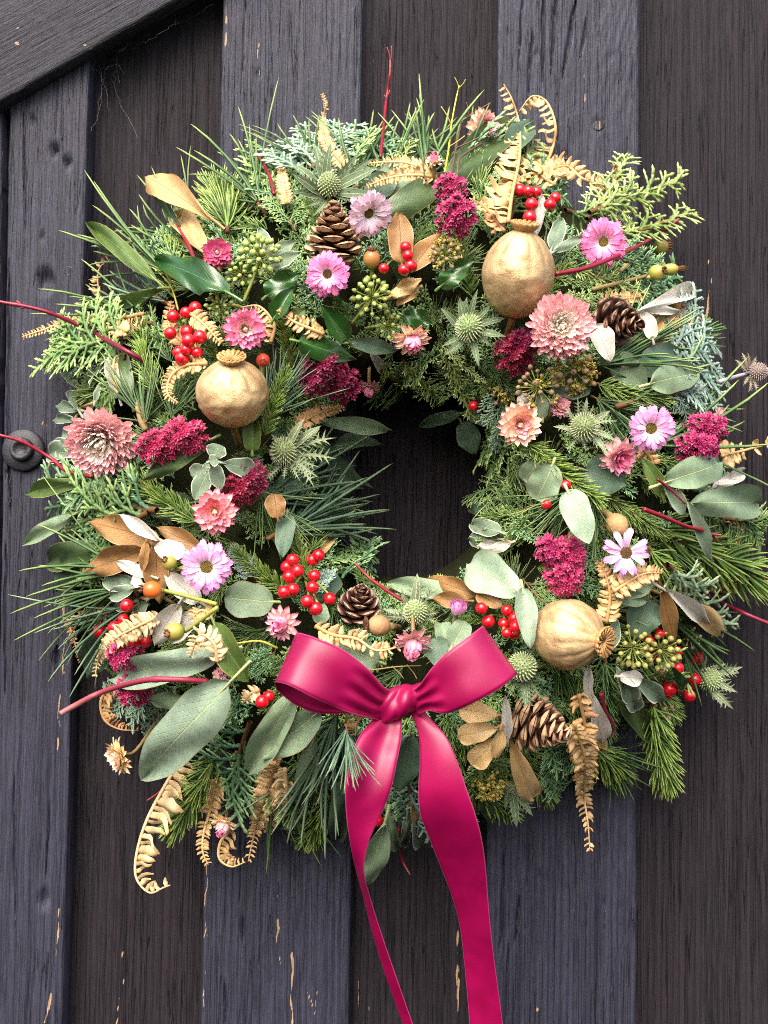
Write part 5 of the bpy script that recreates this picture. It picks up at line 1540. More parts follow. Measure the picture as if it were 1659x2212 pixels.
    ('gold_leaf', M_BRONZE, 'narrow bronze leaf hanging right of the dark round leaf at lower right', (1425, 1262), (1455, 1400), 40, dict(shape='lance', off=0.02)),
    ('gold_leaf', M_GOLDL, 'broad gold leaf at the lower right edge', (1440, 1290), (1562, 1360), 54, dict(shape='spoon', off=0.012)),
    ('gold_leaf', M_GOLDL, 'gold leaf tucked under the largest spruce sprig', (1560, 1280), (1480, 1240), 30, dict(shape='ovate', off=-0.002)),
    ('white_leaf', M_WHITE, 'white felt leaf on the broad gold leaf at the lower right edge', (1435, 1275), (1528, 1348), 38, dict(shape='lance', off=0.022)),
    ('white_leaf', M_WHITE, 'long white leaf sticking out right above the upper right pine cone', (1368, 682), (1498, 630), 40, dict(shape='spoon', off=0.018)),
    ('white_leaf', M_WHITE, 'second thinner white leaf below the long one at upper right', (1395, 678), (1470, 672), 20, dict(shape='lance', off=0.014)),
    ('white_leaf', M_WHITE, 'round white leaf between the big pale flower and the pine cone', (1285, 700), (1318, 782), 52, dict(shape='ovate', off=0.018, fold=0.3)),
    ('white_leaf', M_WHITE, 'cupped pale leaf on the right side of the upper right pine cone', (1410, 735), (1385, 672), 36, dict(shape='ovate', off=0.016, fold=0.4)),
    ('gold_leaf', M_BRONZE, 'dull gold leaf below the upper right pine cone', (1330, 760), (1440, 730), 48, dict(shape='ovate', off=0.002)),
    ('gold_leaf', M_BRONZE, 'bronze leaf sticking up right of the upper right pine cone', (1400, 740), (1425, 680), 34, dict(shape='ovate', off=0.006)),
    ('white_leaf', M_WHITE, 'white leaf standing behind the upper right gold poppy crown', (1158, 510), (1172, 418), 22, dict(shape='lance', off=0.01)),
    ('silver_leaf', M_SILVER, 'silver leaf spreading right of the upper right gold poppy crown', (1195, 545), (1262, 512), 22, dict(shape='lance', off=0.014)),
    ('silver_leaf', M_SILVER, 'silvery oval leaf standing right of the upper right gold poppy crown', (1190, 540), (1215, 472), 36, dict(shape='ovate', off=0.008)),
    ('white_leaf', M_WHITE, 'pair of white leaves, upper one, at the right edge by the oval leaves', (1545, 1052), (1606, 1016), 28, dict(shape='ovate', off=0.016)),
    ('white_leaf', M_WHITE, 'pair of white leaves, lower one, at the right edge by the oval leaves', (1540, 1060), (1588, 1058), 26, dict(shape='ovate', off=0.012)),
    ('white_leaf', M_WHITE, 'white leaf hanging right of the lower right pine cone', (1280, 1500), (1298, 1602), 46, dict(shape='spoon', off=0.012)),
    ('white_leaf', M_WHITE, 'narrow white leaf below the lower right gold poppy head', (1268, 1430), (1270, 1530), 22, dict(shape='lance', off=0.01)),
    ('gold_leaf', M_GOLDL, 'tan leaf hanging below the white leaf at lower right', (1300, 1590), (1290, 1640), 30, dict(shape='ovate', off=0.006)),
    ('white_leaf', M_WHITE, 'white leaf inside the top of the hole beside the magenta bud', (800, 760), (835, 815), 22, dict(shape='ovate', off=-0.004)),
    ('silver_leaf', M_SILVER, 'silver leaf behind the crown of the lower right gold poppy head', (1308, 1410), (1335, 1335), 34, dict(shape='lance', off=0.01)),
    ('white_leaf', M_WHITE, 'pale leaf behind the brown berries below the big pale flower', (1150, 880), (1120, 855), 30, dict(shape='round', off=0.0)),
    ('white_leaf', M_WHITE, 'beige cupped leaf standing beside the dark narrow leaf on the left', (258, 860), (240, 765), 32, dict(shape='lance', off=0.012, fold=0.4)),
    ('silver_leaf', M_SILVER, 'silver leaf behind the upper green ivy berries', (575, 560), (640, 520), 30, dict(shape='lance', off=0.01)),
    ('silver_leaf', M_SILVER, 'silver leaf left of the top pine cone', (590, 560), (560, 492), 30, dict(shape='ovate', off=0.01)),
    ('silver_leaf', M_SILVER, 'large silver-green leaf lower left of the top pine cone', (580, 580), (650, 545), 32, dict(shape='lance', off=0.012)),
]:
    nm, mt, label, b, t_, w_, kw = row
    leaf(nm, mt, label, b, t_, w_, **kw)

def leafgroup(name, label, root, items, cate='leaf sprig', off=0.02, stemmat=None):
    """items: material, base, tip, width, kw"""
    t = thing(name, label, cate, P(*root, surf(*root) + off - 0.01))
    st = MB()
    for (mt, b, t_, w_, kw) in items:
        kw = dict(kw); o = kw.pop('off', off)
        leaf('leaf', mt, None, b, t_, w_, off=o, parent=t, **kw)
        tube(st, cat([P(*root, surf(*root) + off - 0.012), P(*b, surf(*b) + o - 0.001)], 3), 0.0012, 5)
    wpart('stem', st, stemmat or M_STALK, t)
    return t
leafgroup('silver_leaf_rosette', 'felted silver-green leaf rosette above the coral strawflower', (452, 1005), [
    (M_SILVER, (462, 990), (474, 960), 46, dict(shape='round', curl=0.1)), (M_SILVER, (450, 1008), (412, 1026), 36, dict(shape='spoon')), (M_SILVER, (452, 1015), (420, 1080), 44, dict(shape='ovate')),
    (M_SILVER, (462, 1005), (478, 1058), 36, dict(shape='ovate', off=0.026)), (M_SILVER, (480, 1000), (548, 1015), 44, dict(shape='spoon')), (M_SILVER, (452, 998), (470, 992), 28, dict(shape='round', off=0.032)),
    (M_SILVER, (448, 1000), (444, 1016), 16, dict(shape='round', off=0.034))], off=0.022)
leafgroup('silver_leaf_rosette', 'silver-edged leaves at the left edge above the big pale flower', (175, 880), [
    (M_SILVER, (168, 840), (145, 792), 34, dict(shape='spoon')), (M_SILVER, (172, 890), (152, 838), 24, dict(shape='spoon')), (M_SILVER, (168, 885), (122, 878), 26, dict(shape='ovate')),
    (M_SILVER, (162, 905), (115, 908), 22, dict(shape='ovate')), (M_SILVER, (205, 870), (216, 826), 14, dict(shape='lance'))], off=0.008)
leafgroup('silver_leaf_rosette', 'silver-edged leaf pair at the left edge below the big pale flower', (185, 960), [
    (M_SILVER, (165, 968), (118, 975), 50, dict(shape='ovate')), (M_SILVER, (168, 975), (104, 982), 52, dict(shape='ovate', off=-0.002)), (M_SILVER, (160, 955), (140, 930), 28, dict(shape='ovate'))], off=0.004)
leafgroup('silver_leaf_rosette', 'frosted silver leaves left of the orange rose hip', (300, 1290), [
    (M_SILVER, (290, 1262), (224, 1255), 40, dict(shape='ovate')), (M_SILVER, (288, 1270), (236, 1290), 34, dict(shape='lance', off=0.024)), (M_SILVER, (320, 1295), (285, 1340), 26, dict(shape='lance')),
    (M_SILVER, (290, 1300), (250, 1312), 30, dict(shape='ovate', off=0.012))], off=0.018)
leafgroup('silver_leaf_rosette', 'hollow green leaves with white felt undersides below the brown berries', (1375, 1500), [
    (M_SILVER, (1362, 1515), (1332, 1440), 40, dict(shape='lance', fold=0.5)), (M_SILVER, (1370, 1470), (1436, 1512), 40, dict(shape='ovate')), (M_WHITE, (1338, 1462), (1390, 1466), 34, dict(shape='ovate', off=0.03)),
    (M_SILVER, (1350, 1480), (1372, 1534), 40, dict(shape='ovate', fold=0.4))], off=0.022)
leafgroup('silver_leaf_rosette', 'silver-edged leaves on the right rim of the hole above the large round leaf', (1085, 1165), [
    (M_SILVER, (1082, 1150), (1018, 1132), 40, dict(shape='ovate')), (M_SILVER, (1080, 1165), (1012, 1165), 44, dict(shape='ovate', off=0.0)), (M_WHITE, (1090, 1180), (1030, 1178), 24, dict(shape='lance')),
    (M_WHITE, (1105, 1172), (1050, 1192), 24, dict(shape='lance', off=0.012)), (M_EUCD, (1070, 1110), (1012, 1095), 36, dict(shape='ovate', off=-0.01))], off=0.006)
leafgroup('silver_leaf_rosette', 'small silvery leaves between the ribbon tails at the bottom', (905, 1755), [
    (M_SILVER, (895, 1765), (922, 1828), 46, dict(shape='round')), (M_BRONZE, (890, 1740), (915, 1775), 30, dict(shape='ovate')), (M_SILVER, (880, 1760), (872, 1825), 22, dict(shape='lance'))], off=0.006)
leafgroup('gold_leaf_sprig', 'bronze and white leaf sprig above the left lilac daisy', (335, 1190), [
    (M_BRONZE, (352, 1168), (194, 1126), 62, dict(shape='ovate', off=0.018)), (M_BRONZE, (322, 1182), (182, 1240), 56, dict(shape='ovate', off=0.024)), (M_BRONZE, (336, 1172), (344, 1305), 52, dict(shape='lance', off=0.022)),
    (M_BRONZE, (440, 1185), (338, 1138), 40, dict(shape='lance', off=0.014)), (M_BRONZE, (316, 1172), (308, 1236), 22, dict(shape='ovate', off=0.032)),
    (M_WHITE, (346, 1166), (258, 1110), 30, dict(shape='lance', off=0.028)), (M_WHITE, (400, 1195), (334, 1180), 44, dict(shape='ovate', off=0.028)), (M_WHITE, (328, 1245), (252, 1212), 28, dict(shape='lance', off=0.026)),
    (M_WHITE, (432, 1300), (356, 1236), 46, dict(shape='ovate', off=0.02))])
leafgroup('gold_leaf_sprig', 'white felt leaf pair between the two rose hips at lower left', (385, 1310), [
    (M_WHITE, (388, 1302), (334, 1394), 50, dict(shape='ovate', off=0.026)), (M_WHITE, (425, 1320), (372, 1388), 40, dict(shape='ovate', off=0.02)), (M_WHITE, (310, 1262), (285, 1250), 26, dict(shape='round', off=0.03))])
leafgroup('gold_leaf_sprig', 'gold and white leaf sprig right of the knot at lower right', (1085, 1565), [
    (M_GOLDL, (1078, 1545), (990, 1530), 50, dict(shape='spoon', off=0.03)), (M_GOLDL, (1078, 1570), (988, 1590), 48, dict(shape='spoon', off=0.038)), (M_GOLDL, (1078, 1590), (1018, 1652), 50, dict(shape='spoon', off=0.034)),
    (M_GOLDL, (1096, 1590), (1150, 1726), 52, dict(shape='spoon', off=0.03, off2=0.03)), (M_WHITE, (1096, 1600), (1092, 1500), 24, dict(shape='lance', off=0.034)), (M_GOLDL, (1082, 1575), (1070, 1640), 30, dict(shape='ovate', off=0.042))])

# ================================================================ TWIGS
twig('longest red dogwood twig jutting out at the upper left edge', [(330, 790), (262, 752), (190, 712), (96, 672), (0, 652), (-60, 640)], 11, offs=[0.0, 0.03, 0.055, 0.065, 0.07, 0.07], nodes=(0.72, 0.5, 0.3), forks=[(0.7, -0.8, -0.75, 13), (0.68, -1, 0.35, 11), (0.42, -0.7, -0.7, 12)])
twig('red dogwood twig jutting out over the iron bolt', [(200, 1030), (145, 1018), (110, 990), (50, 955), (0, 940), (-60, 925)], 10, offs=[0.01, 0.035, 0.045, 0.05, 0.055, 0.055], nodes=(0.62, 0.35), forks=[(0.6, -0.8, -0.8, 12), (0.36, -1, 0.3, 11)])
twig('tall upright red twig with a forked tip at the top of the wreath', [(822, 340), (826, 300), (834, 220), (842, 160), (843, 128)], 8, off=0.004, nodes=(0.45, 0.85), forks=[(0.97, -0.25, -1, 34), (0.97, 0.06, -1, 36), (0.5, -0.3, -1, 16), (0.55, 0.5, -1, 14)])
twig('red twig pointing up right past the upper right pink daisy', [(1200, 592), (1270, 578), (1350, 545), (1420, 508), (1466, 474)], 10, off=0.03, taper=0.7, nodes=(0.8,))
twig('out-of-focus dusty pink twig crossing the lower left leaves', [(450, 1472), (380, 1468), (310, 1470), (220, 1495), (160, 1525), (130, 1542)], 11, M_PINKTW, offs=[0.04, 0.06, 0.08, 0.1, 0.11, 0.115], nodes=(0.33,), taper=1.05)
twig('red twig leaving the frame at the lower right edge', [(1520, 1285), (1560, 1302), (1620, 1330), (1700, 1362)], 12, offs=[0.0, 0.02, 0.03, 0.03], nodes=(0.25,))
twig('red twig with a broken tip across the pair of oval leaves', [(1390, 1100), (1430, 1115), (1480, 1136), (1530, 1150), (1550, 1170)], 10, off=0.036, nodes=(0.65,), forks=[(0.8, 0.9, 0.1, 20)])
twig('thin red stalk carrying the right edge oval leaves', [(1420, 1035), (1445, 1055), (1480, 1088)], 6, off=0.034, nodes=())
twig('red twig poking into the bottom of the hole beside the pine cone', [(880, 1302), (850, 1285), (800, 1250), (766, 1216)], 9, offs=[0.012, 0.012, 0.012, 0.02], nodes=(0.6,))
twig('short red twig among the needles left of the top sea holly', [(592, 420), (580, 375), (560, 340), (553, 328)], 8, off=0.014, nodes=(0.7,))
twig('short dark red twig stub between the gold leaf and the magenta strawflower', [(420, 560), (405, 525), (384, 490)], 9, off=0.022, nodes=(0.9,), forks=[(0.95, -0.6, -0.8, 14)])
twig('crooked pink twig below the lower right poppy head', [(1298, 1498), (1310, 1540), (1328, 1570), (1322, 1592)], 9, M_PINKTW, off=0.014, nodes=(0.6,))
twig('forked red twig behind the long curled fern at the bottom left', [(432, 1652), (390, 1680), (350, 1705)], 10, off=0.014, forks=[(0.98, -1, 0.75, 45), (0.95, -0.6, 1, 40)])
twig('small red twig hanging lowest between the ribbon tails', [(862, 1790), (866, 1850), (886, 1890)], 6, off=0.012, nodes=(0.5,))
twig('yellow-green forked twig at the top right of centre', [(955, 400), (968, 330), (975, 270), (985, 215), (992, 185)], 4.5, M_YELTW, off=0.004, name='willow_twig', nodes=(), forks=[(0.95, -0.4, -1, 26), (0.97, 0.8, -1, 26), (0.5, -0.6, -1, 46), (0.3, 0.9, -0.6, 40)])
twig('contorted dark twig curling around the small top bud', [(970, 430), (975, 380), (985, 320), (1000, 260), (1020, 246), (1060, 222)], 5, M_DARKTW, off=0.012, name='contorted_twig', nodes=(), forks=[(0.4, 0.8, -0.35, 60), (0.75, -0.2, -1, 30)])
twig('dark twig looping right of the small top bud', [(920, 390), (914, 360), (920, 332), (936, 328)], 4, M_DARKTW, off=0.024, name='contorted_twig', nodes=())
twig('contorted dark twig below the top strawflower', [(1040, 310), (1000, 336), (990, 350), (985, 380), (950, 385)], 5, M_DARKTW, off=0.016, name='contorted_twig', nodes=())
twig('yellow stalk arching left of the left bow loop', [(600, 1400), (560, 1385), (510, 1390)], 5, M_YELTW, off=0.02, name='willow_twig', nodes=())
twig('yellow-green stalk beside the olive leaves at the upper left', [(385, 670), (370, 620), (345, 590), (330, 578)], 4, M_YELTW, off=0.016, name='willow_twig', nodes=())
twig('bare woody stalk of the pine tuft on the left', [(315, 930), (302, 905), (294, 870)], 12, M_STALK, off=0.016, name='pine_stalk', nodes=(0.3, 0.8))
twig('thin brown stalk above the bow', [(800, 1448), (860, 1440), (910, 1438)], 3, M_STALK, off=0.02, name='dry_stalk', nodes=(), forks=[(0.4, 0.7, 0.7, 30), (0.7, 0.6, 0.8, 30)])

# ================================================================ DRY FERNS
fern('thin gold fern frond with a curled tip standing at the top left', [(752, 368), (720, 330), (702, 300), (696, 262), (704, 228), (696, 202)], 17, off=0.012)
fern('short gold fern tip left of the top sea holly', [(620, 440), (612, 400), (606, 352)], 17, off=0.012)
fern('largest gilded fern frond standing at the top right', [(1098, 480), (1106, 420), (1122, 340), (1122, 270), (1106, 215), (1088, 182)], 38, side='left', off=0.02, mat=M_FERN, lean=0.2)
fern('gilded fern frond curling over in a loop at the top right', [(1165, 375), (1190, 330), (1200, 275), (1182, 222), (1150, 208), (1122, 240)], 36, side='left', off=0.014, lean=0.2)
fern('gold fern frond above the long lime juniper sprigs', [(1180, 370), (1225, 360), (1262, 388), (1310, 395), (1330, 355), (1338, 400)], 30, off=0.014, crumple=0.5)
fern('tan crumpled fern behind the upper right red berries', [(1200, 400), (1150, 375), (1100, 400), (1060, 440)], 28, off=0.008, crumple=0.7)
fern('brown crumpled fern right of the top burgundy sedum', [(1090, 500), (1050, 450), (1020, 430)], 26, mat=M_FERNB, off=0.014, crumple=0.7)
fern('gold fern frond curled like a hook at the upper left edge', [(310, 678), (262, 684), (228, 658), (212, 618), (215, 580), (238, 560)], 28, side='left', off=0.016, lean=0.25)
fern('dry fern frond pointing left under the long red twig', [(275, 715), (210, 692), (150, 692), (95, 712), (48, 728)], 22, offs=[0.03, 0.034, 0.036, 0.036, 0.034], mat=M_FERN)
fern('upper of two dry fern fronds lying right of the top sea holly', [(925, 368), (880, 352), (840, 350), (795, 353)], 16, off=0.018, lean=0.4)
fern('lower of two dry fern fronds lying right of the top sea holly', [(945, 382), (890, 378), (840, 384), (792, 402)], 20, off=0.022, lean=0.3)
fern('gold fern piece between the red berries and the pink strawflower', [(412, 678), (440, 700), (478, 742)], 22, off=0.02)
fern('gold fern piece above the pink strawflower', [(585, 740), (592, 700), (560, 662), (520, 664)], 22, off=0.016, side='left')
fern('brown fern curl right of the upright spruce sprig', [(700, 722), (660, 706), (630, 692), (600, 668)], 20, off=0.024)
fern('gold fern curl inside the left pine tuft', [(255, 850), (244, 815), (248, 775), (262, 765)], 20, side='right', off=0.018)
fern('gold fern piece left of the left gold poppy head', [(448, 785), (400, 790), (368, 815), (362, 850), (385, 870)], 18, off=0.018)
fern('tan fern pieces below the upper left red berries', [(430, 760), (390, 735), (365, 700), (370, 650)], 22, mat=M_FERNB, off=0.006)
fern('long pale fern frond curling like a hook at the bottom left', [(392, 1640), (355, 1700), (318, 1770), (296, 1840), (294, 1895), (322, 1928), (352, 1918), (368, 1912)], 40, side='left', mat=M_FERNP, offs=[0.03, 0.04, 0.05, 0.05, 0.05, 0.05, 0.05, 0.05], lean=0.05)
fern('gold fern frond hanging left of the small bottom bud', [(468, 1680), (455, 1745), (440, 1800), (438, 1840), (450, 1868)], 26, off=0.026, mat=M_FERN)
fern('gold fern frond hooked below the small bottom bud', [(500, 1790), (476, 1820), (474, 1855), (500, 1872), (530, 1862)], 24, side='left', off=0.026)
fern('gold fern frond hanging right of the small bottom bud', [(600, 1650), (575, 1720), (552, 1790), (536, 1862)], 30, off=0.024, mat=M_FERN)
fern('tan fern frond between the bottom bud and the pine needles', [(620, 1690), (600, 1740), (575, 1800)], 26, off=0.016, mat=M_FERNP)
fern('pale tan fern tip below the broad leaf at the bottom', [(615, 1660), (620, 1720), (618, 1775)], 20, off=0.026, mat=M_FERNP, side='right')
fern('long pale fern frond across the lower left red berries', [(345, 1330), (300, 1352), (250, 1380), (215, 1420), (205, 1462)], 26, mat=M_FERNP, offs=[0.03, 0.038, 0.045, 0.045, 0.045])
fern('brown curled fern hanging at the left edge', [(232, 1328), (190, 1328), (152, 1340), (162, 1390), (178, 1436)], 18, mat=M_FERNB, off=0.012, crumple=0.5)
fern('brown fern hooked below the dusty pink twig at lower left', [(240, 1480), (218, 1515), (226, 1555), (258, 1575), (300, 1578)], 22, side='left', mat=M_FERNB, off=0.012)
fern('pale fern tip in front of the wide eucalyptus leaf', [(470, 1430), (462, 1390), (432, 1372), (410, 1420)], 24, mat=M_FERNP, off=0.05)
fern('small gold fern tip above the green rose hip at lower left', [(460, 1330), (435, 1318), (412, 1338)], 22, off=0.032)
fern('tan fern stub beside the red berries left of the bow', [(560, 1490), (540, 1500), (525, 1520)], 18, mat=M_FERNP, off=0.03)
fern('gold fern frond leaving the frame at the right edge', [(1560, 985), (1600, 975), (1659, 960), (1700, 955)], 34, offs=[0.0, 0.012, 0.02, 0.02], n=9)
fern('brown crumpled fern at the far right edge below the oval leaves', [(1560, 1110), (1600, 1130), (1590, 1180), (1610, 1200)], 16, mat=M_FERNB, off=0.01, crumple=0.7)
fern('twisted dry fern at the right edge above the red twig', [(1560, 1270), (1610, 1265), (1665, 1252)], 18, off=0.012, crumple=0.4)
fern('gold fern frond below the pale spiky daisy', [(1325, 1278), (1350, 1262), (1390, 1240), (1432, 1238)], 26, off=0.024)
fern('gold fern frond hanging at the crown of the lower right poppy head', [(1310, 1345), (1318, 1290), (1312, 1255), (1300, 1220)], 26, off=0.016)
fern('bronze fern piece left of the pale spiky daisy', [(1340, 1290), (1310, 1240), (1290, 1210)], 24, off=0.006, mat=M_FERNB)
fern('long crumpled gold fern hanging lowest at the lower right', [(1240, 1560), (1262, 1640), (1262, 1720), (1270, 1780), (1274, 1838)], 34, off=0.02, crumple=0.8, lean=0.8)
fern('crumpled tan fern right of the lower right pine cone', [(1250, 1500), (1262, 1560), (1268, 1620), (1300, 1660)], 30, off=0.016, crumple=0.8, mat=M_FERNB)
fern('curly gold fern above the middle of the bow', [(680, 1352), (720, 1372), (770, 1380), (810, 1404), (850, 1400), (878, 1388)], 24, off=0.024, crumple=0.4)
fern('gold fern scrap hanging below the left bow loop', [(790, 1545), (772, 1560), (768, 1590)], 22, off=0.03, side='right')
fern('crumpled dry fern at the right edge below the long white leaf', [(1400, 690), (1450, 690), (1500, 690), (1515, 692)], 24, mat=M_FERN, off=0.006, crumple=0.7)
fern('dry fern between the green rose hips and the long white leaf', [(1300, 650), (1350, 645), (1390, 640)], 22, mat=M_FERNB, off=0.0, crumple=0.7)
fern('brown fern on the right beside the lilac daisy', [(1380, 960), (1410, 1000), (1400, 1040)], 22, mat=M_FERNB, off=0.006, crumple=0.3)
fern('brown fern below the left sedum in the hole rim', [(640, 920), (690, 892), (745, 880)], 20, mat=M_FERNB, off=0.014)
fern('brown fern behind the broad leaf under the left bow loop', [(560, 1680), (585, 1640), (620, 1600)], 26, mat=M_FERNB, off=0.0)

# ================================================================ GILDED SEED HEADS, CONES
poppy('tallest gold painted poppy seed head, at the upper right', 1119, 592, 158, 192, (0.08, -0.9, 0.42), crown=0.36, off=0.022, seed=1)
poppy('round gold painted poppy seed head on the left with a frilled crown', 502, 848, 158, 150, (0.04, -0.82, 0.58), crown=0.36, off=0.026, seed=5)
poppy('gold painted poppy seed head at the lower right with its crown facing right', 1228, 1370, 152, 165, (0.72, 0.12, 0.68), crown=0.40, off=0.02, seed=9)
poppy('small natural brown poppy pod lying above the bow', 818, 1352, 46, 52, (-0.95, -0.05, 0.25), crown=0.75, off=0.022, mat=M_TANPOD, cmat=M_SEPAL, ribamp=0.02, stem=(862, 1356, 0.12))
poppy('plain brown seed pod above the pale spiky daisy', 1333, 1134, 48, 54, (0.5, 0.7, 0.4), crown=0.3, off=0.014, mat=M_TANPOD, cmat=M_SEPAL, ribamp=0.02)
cone('upright pine cone at the top of the wreath', 721, 500, 122, 138, (0.02, -0.85, 0.5), n=46, off=0.024)
cone('pine cone at the upper right beside the big pale flower', 1342, 697, 106, 120, (0.62, 0.25, 0.7), n=40, off=0.022, mat=M_SCALED)
cone('dark open pine cone at the bottom rim of the hole', 778, 1299, 94, 92, (0.1, -0.7, 0.6), n=36, off=0.008, mat=M_SCALED)
cone('pine cone at the lower right beside the gold leaf sprig', 1172, 1568, 126, 132, (0.8, 0.22, 0.5), n=46, off=0.024)

# ================================================================ SEA HOLLIES
seaholly('green sea holly above the top pine cone', 711, 400, 27, (0.0, -0.75, 0.6), [(165, 95, 0.2, 0), (145, 105, 0.1, 0), (120, 110, 0.1, 0), (95, 100, 0, 0), (65, 110, 0.1, 0), (45, 120, 0.1, 0), (25, 125, 0.2, 0), (5, 100, 0.3, 0), (-25, 75, 0.4, 0), (-70, 60, 0.6, 0), (-115, 60, 0.6, 0), (-150, 80, 0.4, 0), (190, 90, 0.3, 0)], off=0.024)
seaholly('spiny sea holly right of the drooping peach bud', 1013, 708, 30, (0.05, -0.25, 0.95), [(95, 89, 0.2, 0), (120, 76, 0.2, 0), (150, 85, 0.3, 0), (-160, 76, 0.3, 0), (-120, 72, 0.3, 0), (-80, 80, 0.3, 0), (-45, 80, 0.3, 0), (-15, 85, 0.2, 0), (20, 80, 0.2, 0), (55, 76, 0.2, 0), (75, 85, 0.1, 0)], spiky=True)
seaholly('pale sea holly with fine bracts on the left rim of the hole', 612, 975, 29, (-0.1, -0.5, 0.85), [(100, 70, 0.3, 1), (60, 100, 0.2, 0), (35, 125, 0.1, 0), (15, 115, 0.2, 1), (-5, 115, 0.2, 1), (-18, 110, 0.3, 1), (-30, 105, 0.3, 1), (-50, 80, 0.4, 1), (-90, 60, 0.5, 1), (-130, 60, 0.4, 1), (170, 50, 0.4, 1), (130, 70, 0.3, 0), (-10, 90, 0.5, 1), (48, 110, 0.1, 0)], spiky=True, bmat=M_BRACTP)
seaholly('hairy pale green sea holly above the half hidden pink strawflower', 1262, 922, 31, (0.0, -0.1, 1.0), [(170, 80, 0.3, 0), (140, 75, 0.4, 0), (110, 70, 0.4, 1), (75, 75, 0.3, 0), (40, 75, 0.3, 0), (10, 70, 0.4, 1), (-25, 70, 0.4, 0), (-55, 85, 0.4, 0), (-85, 70, 0.5, 1), (-120, 70, 0.4, 1), (-155, 60, 0.4, 1), (60, 60, 0.6, 1)], spiky=True, bmat=M_BRACTP)
seaholly('neat green sea holly above the bow', 897, 1322, 27, (-0.1, -0.6, 0.8), [(155, 90, 0.1, 0), (130, 80, 0.1, 0), (100, 95, 0.0, 0), (75, 90, 0.0, 1), (50, 85, 0.1, 1), (20, 60, 0.3, 1), (-20, 60, 0.4, 1), (-170, 65, 0.4, 1), (-140, 60, 0.5, 1), (-60, 40, 0.6, 1), (175, 80, 0.3, 0)], bmat=M_BRACTP)
seaholly('sea holly behind the right bow loop', 1128, 1440, 33, (0.1, -0.3, 0.9), [(60, 70, 0.3, 1), (20, 60, 0.3, 1), (-25, 80, 0.3, 1), (-50, 95, 0.4, 1), (-75, 100, 0.4, 0), (-95, 95, 0.4, 0), (-120, 80, 0.4, 1), (100, 50, 0.4, 1)], off=0.014)
seaholly('dried grey sea holly sticking out alone at the right edge', 1636, 803, 20, (0.8, -0.12, 0.5), [(95, 42, 0.3, 0), (120, 46, 0.2, 0), (155, 44, 0.1, 0), (-100, 46, 0.3, 0), (-65, 50, 0.3, 0), (75, 40, 0.2, 0), (-130, 38, 0.3, 0)], off=0.03, mat=M_TDRY, bmat=M_BRACTD, spiky=True, stem=(1555, 824))
seaholly('leafy sea holly pointing right at the lower right edge', 1532, 1468, 26, (0.75, 0.1, 0.5), [(35, 75, 0.1, 0), (15, 95, 0.2, 0), (0, 90, 0.3, 0), (-18, 95, 0.3, 0), (-35, 100, 0.2, 0), (-55, 80, 0.2, 0), (60, 60, 0.1, 0), (-5, 80, 0.5, 0)], off=0.016, bmat=M_BRACTP)
seaholly('sea holly leaves spilling right of the right ribbon tail', 1100, 1700, 12, (0.3, 0.6, 0.5), [(-20, 90, 0.1, 0), (-45, 95, 0.1, 0), (-75, 100, 0.1, 0), (-100, 70, 0.1, 0)], off=-0.004)

# ================================================================ ROSE HIPS
hip('green and russet rose hip left of the top red berries', 803, 560, 19, (0.0, -0.8, 0.5), M_HIPT, (795, 605))
hip('small orange rose hip at the crown of the left gold poppy head', 568, 778, 15, (0.1, 0.4, 0.9), M_HIPO, (566, 830), sepal=0.1)
hip('upper green rose hip sticking out at the upper right edge', 1427, 534, 17, (0.85, -0.1, 0.3), M_HIPG, (1340, 585), off=0.02, stalkmat=M_STALK)
hip('round green rose hip of the lower pair at the upper right edge', 1418, 589, 17, (0.6, -0.1, 0.6), M_HIPG, (1280, 625), off=0.02, stalkmat=M_STALK)
hip('pointed green rose hip of the lower pair at the upper right edge', 1447, 582, 13, (0.97, -0.05, 0.15), M_HIPG, (1400, 600), off=0.018, stalkmat=M_STALK, long=1.5, sepal=1.6)
hip('orange red rose hip at the lower left', 328, 1274, 19, (-0.9, -0.1, 0.35), M_HIPO, (468, 1305), off=0.045)
hip('green rose hip hanging below the orange one at the lower left', 377, 1365, 20, (-0.6, 0.1, 0.8), M_HIPG, (470, 1312), off=0.05, sepal=0.25)
hip('small green rose hip left of the left lilac daisy', 366, 1216, 16, (-0.4, -0.4, 0.8), M_HIPG, (400, 1225), off=0.036)
hip('small hip among the dry fern at the right edge', 1462, 660, 9, (0.8, 0.1, 0.3), M_HIPT, (1420, 670), off=0.012, sepal=1.2)

# ================================================================ RED BERRIES
berries('red berry cluster on the upper left', [(374, 684), (402, 676), (422, 666, -0.006), (368, 720), (407, 736, 0.006), (432, 728), (402, 756), (426, 762), (394, 774), (405, 718, -0.006), (386, 762, -0.008)], 14.5)
berries('red berry cluster in front of the bronze leaves at the top', [(876, 534), (881, 552), (872, 583, 0.006), (887, 575), (829, 580)], 13.5, off=0.026)
berries('red berry cluster above the upper right gold poppy head', [(1141, 413), (1158, 415), (1148, 442, 0.004), (1188, 442, 0.006), (1199, 428), (1123, 411, -0.006), (1144, 470)], 14, off=0.02)
berries('largest red berry cluster, left of the bottom rim pine cone', [(688, 1200), (675, 1210, -0.008), (632, 1210, -0.004), (643, 1233), (679, 1244), (624, 1246), (633, 1273), (675, 1269), (614, 1279), (664, 1299), (682, 1315, 0.004), (712, 1294), (620, 1225, -0.01)], 14.2, off=0.028)
berries('red berry cluster above the right bow loop', [(1040, 1314, 0.006), (1055, 1343, -0.004), (1095, 1319), (1095, 1368, 0.004), (1111, 1336), (1114, 1354), (1110, 1370), (1088, 1348, -0.006)], 14, off=0.02)
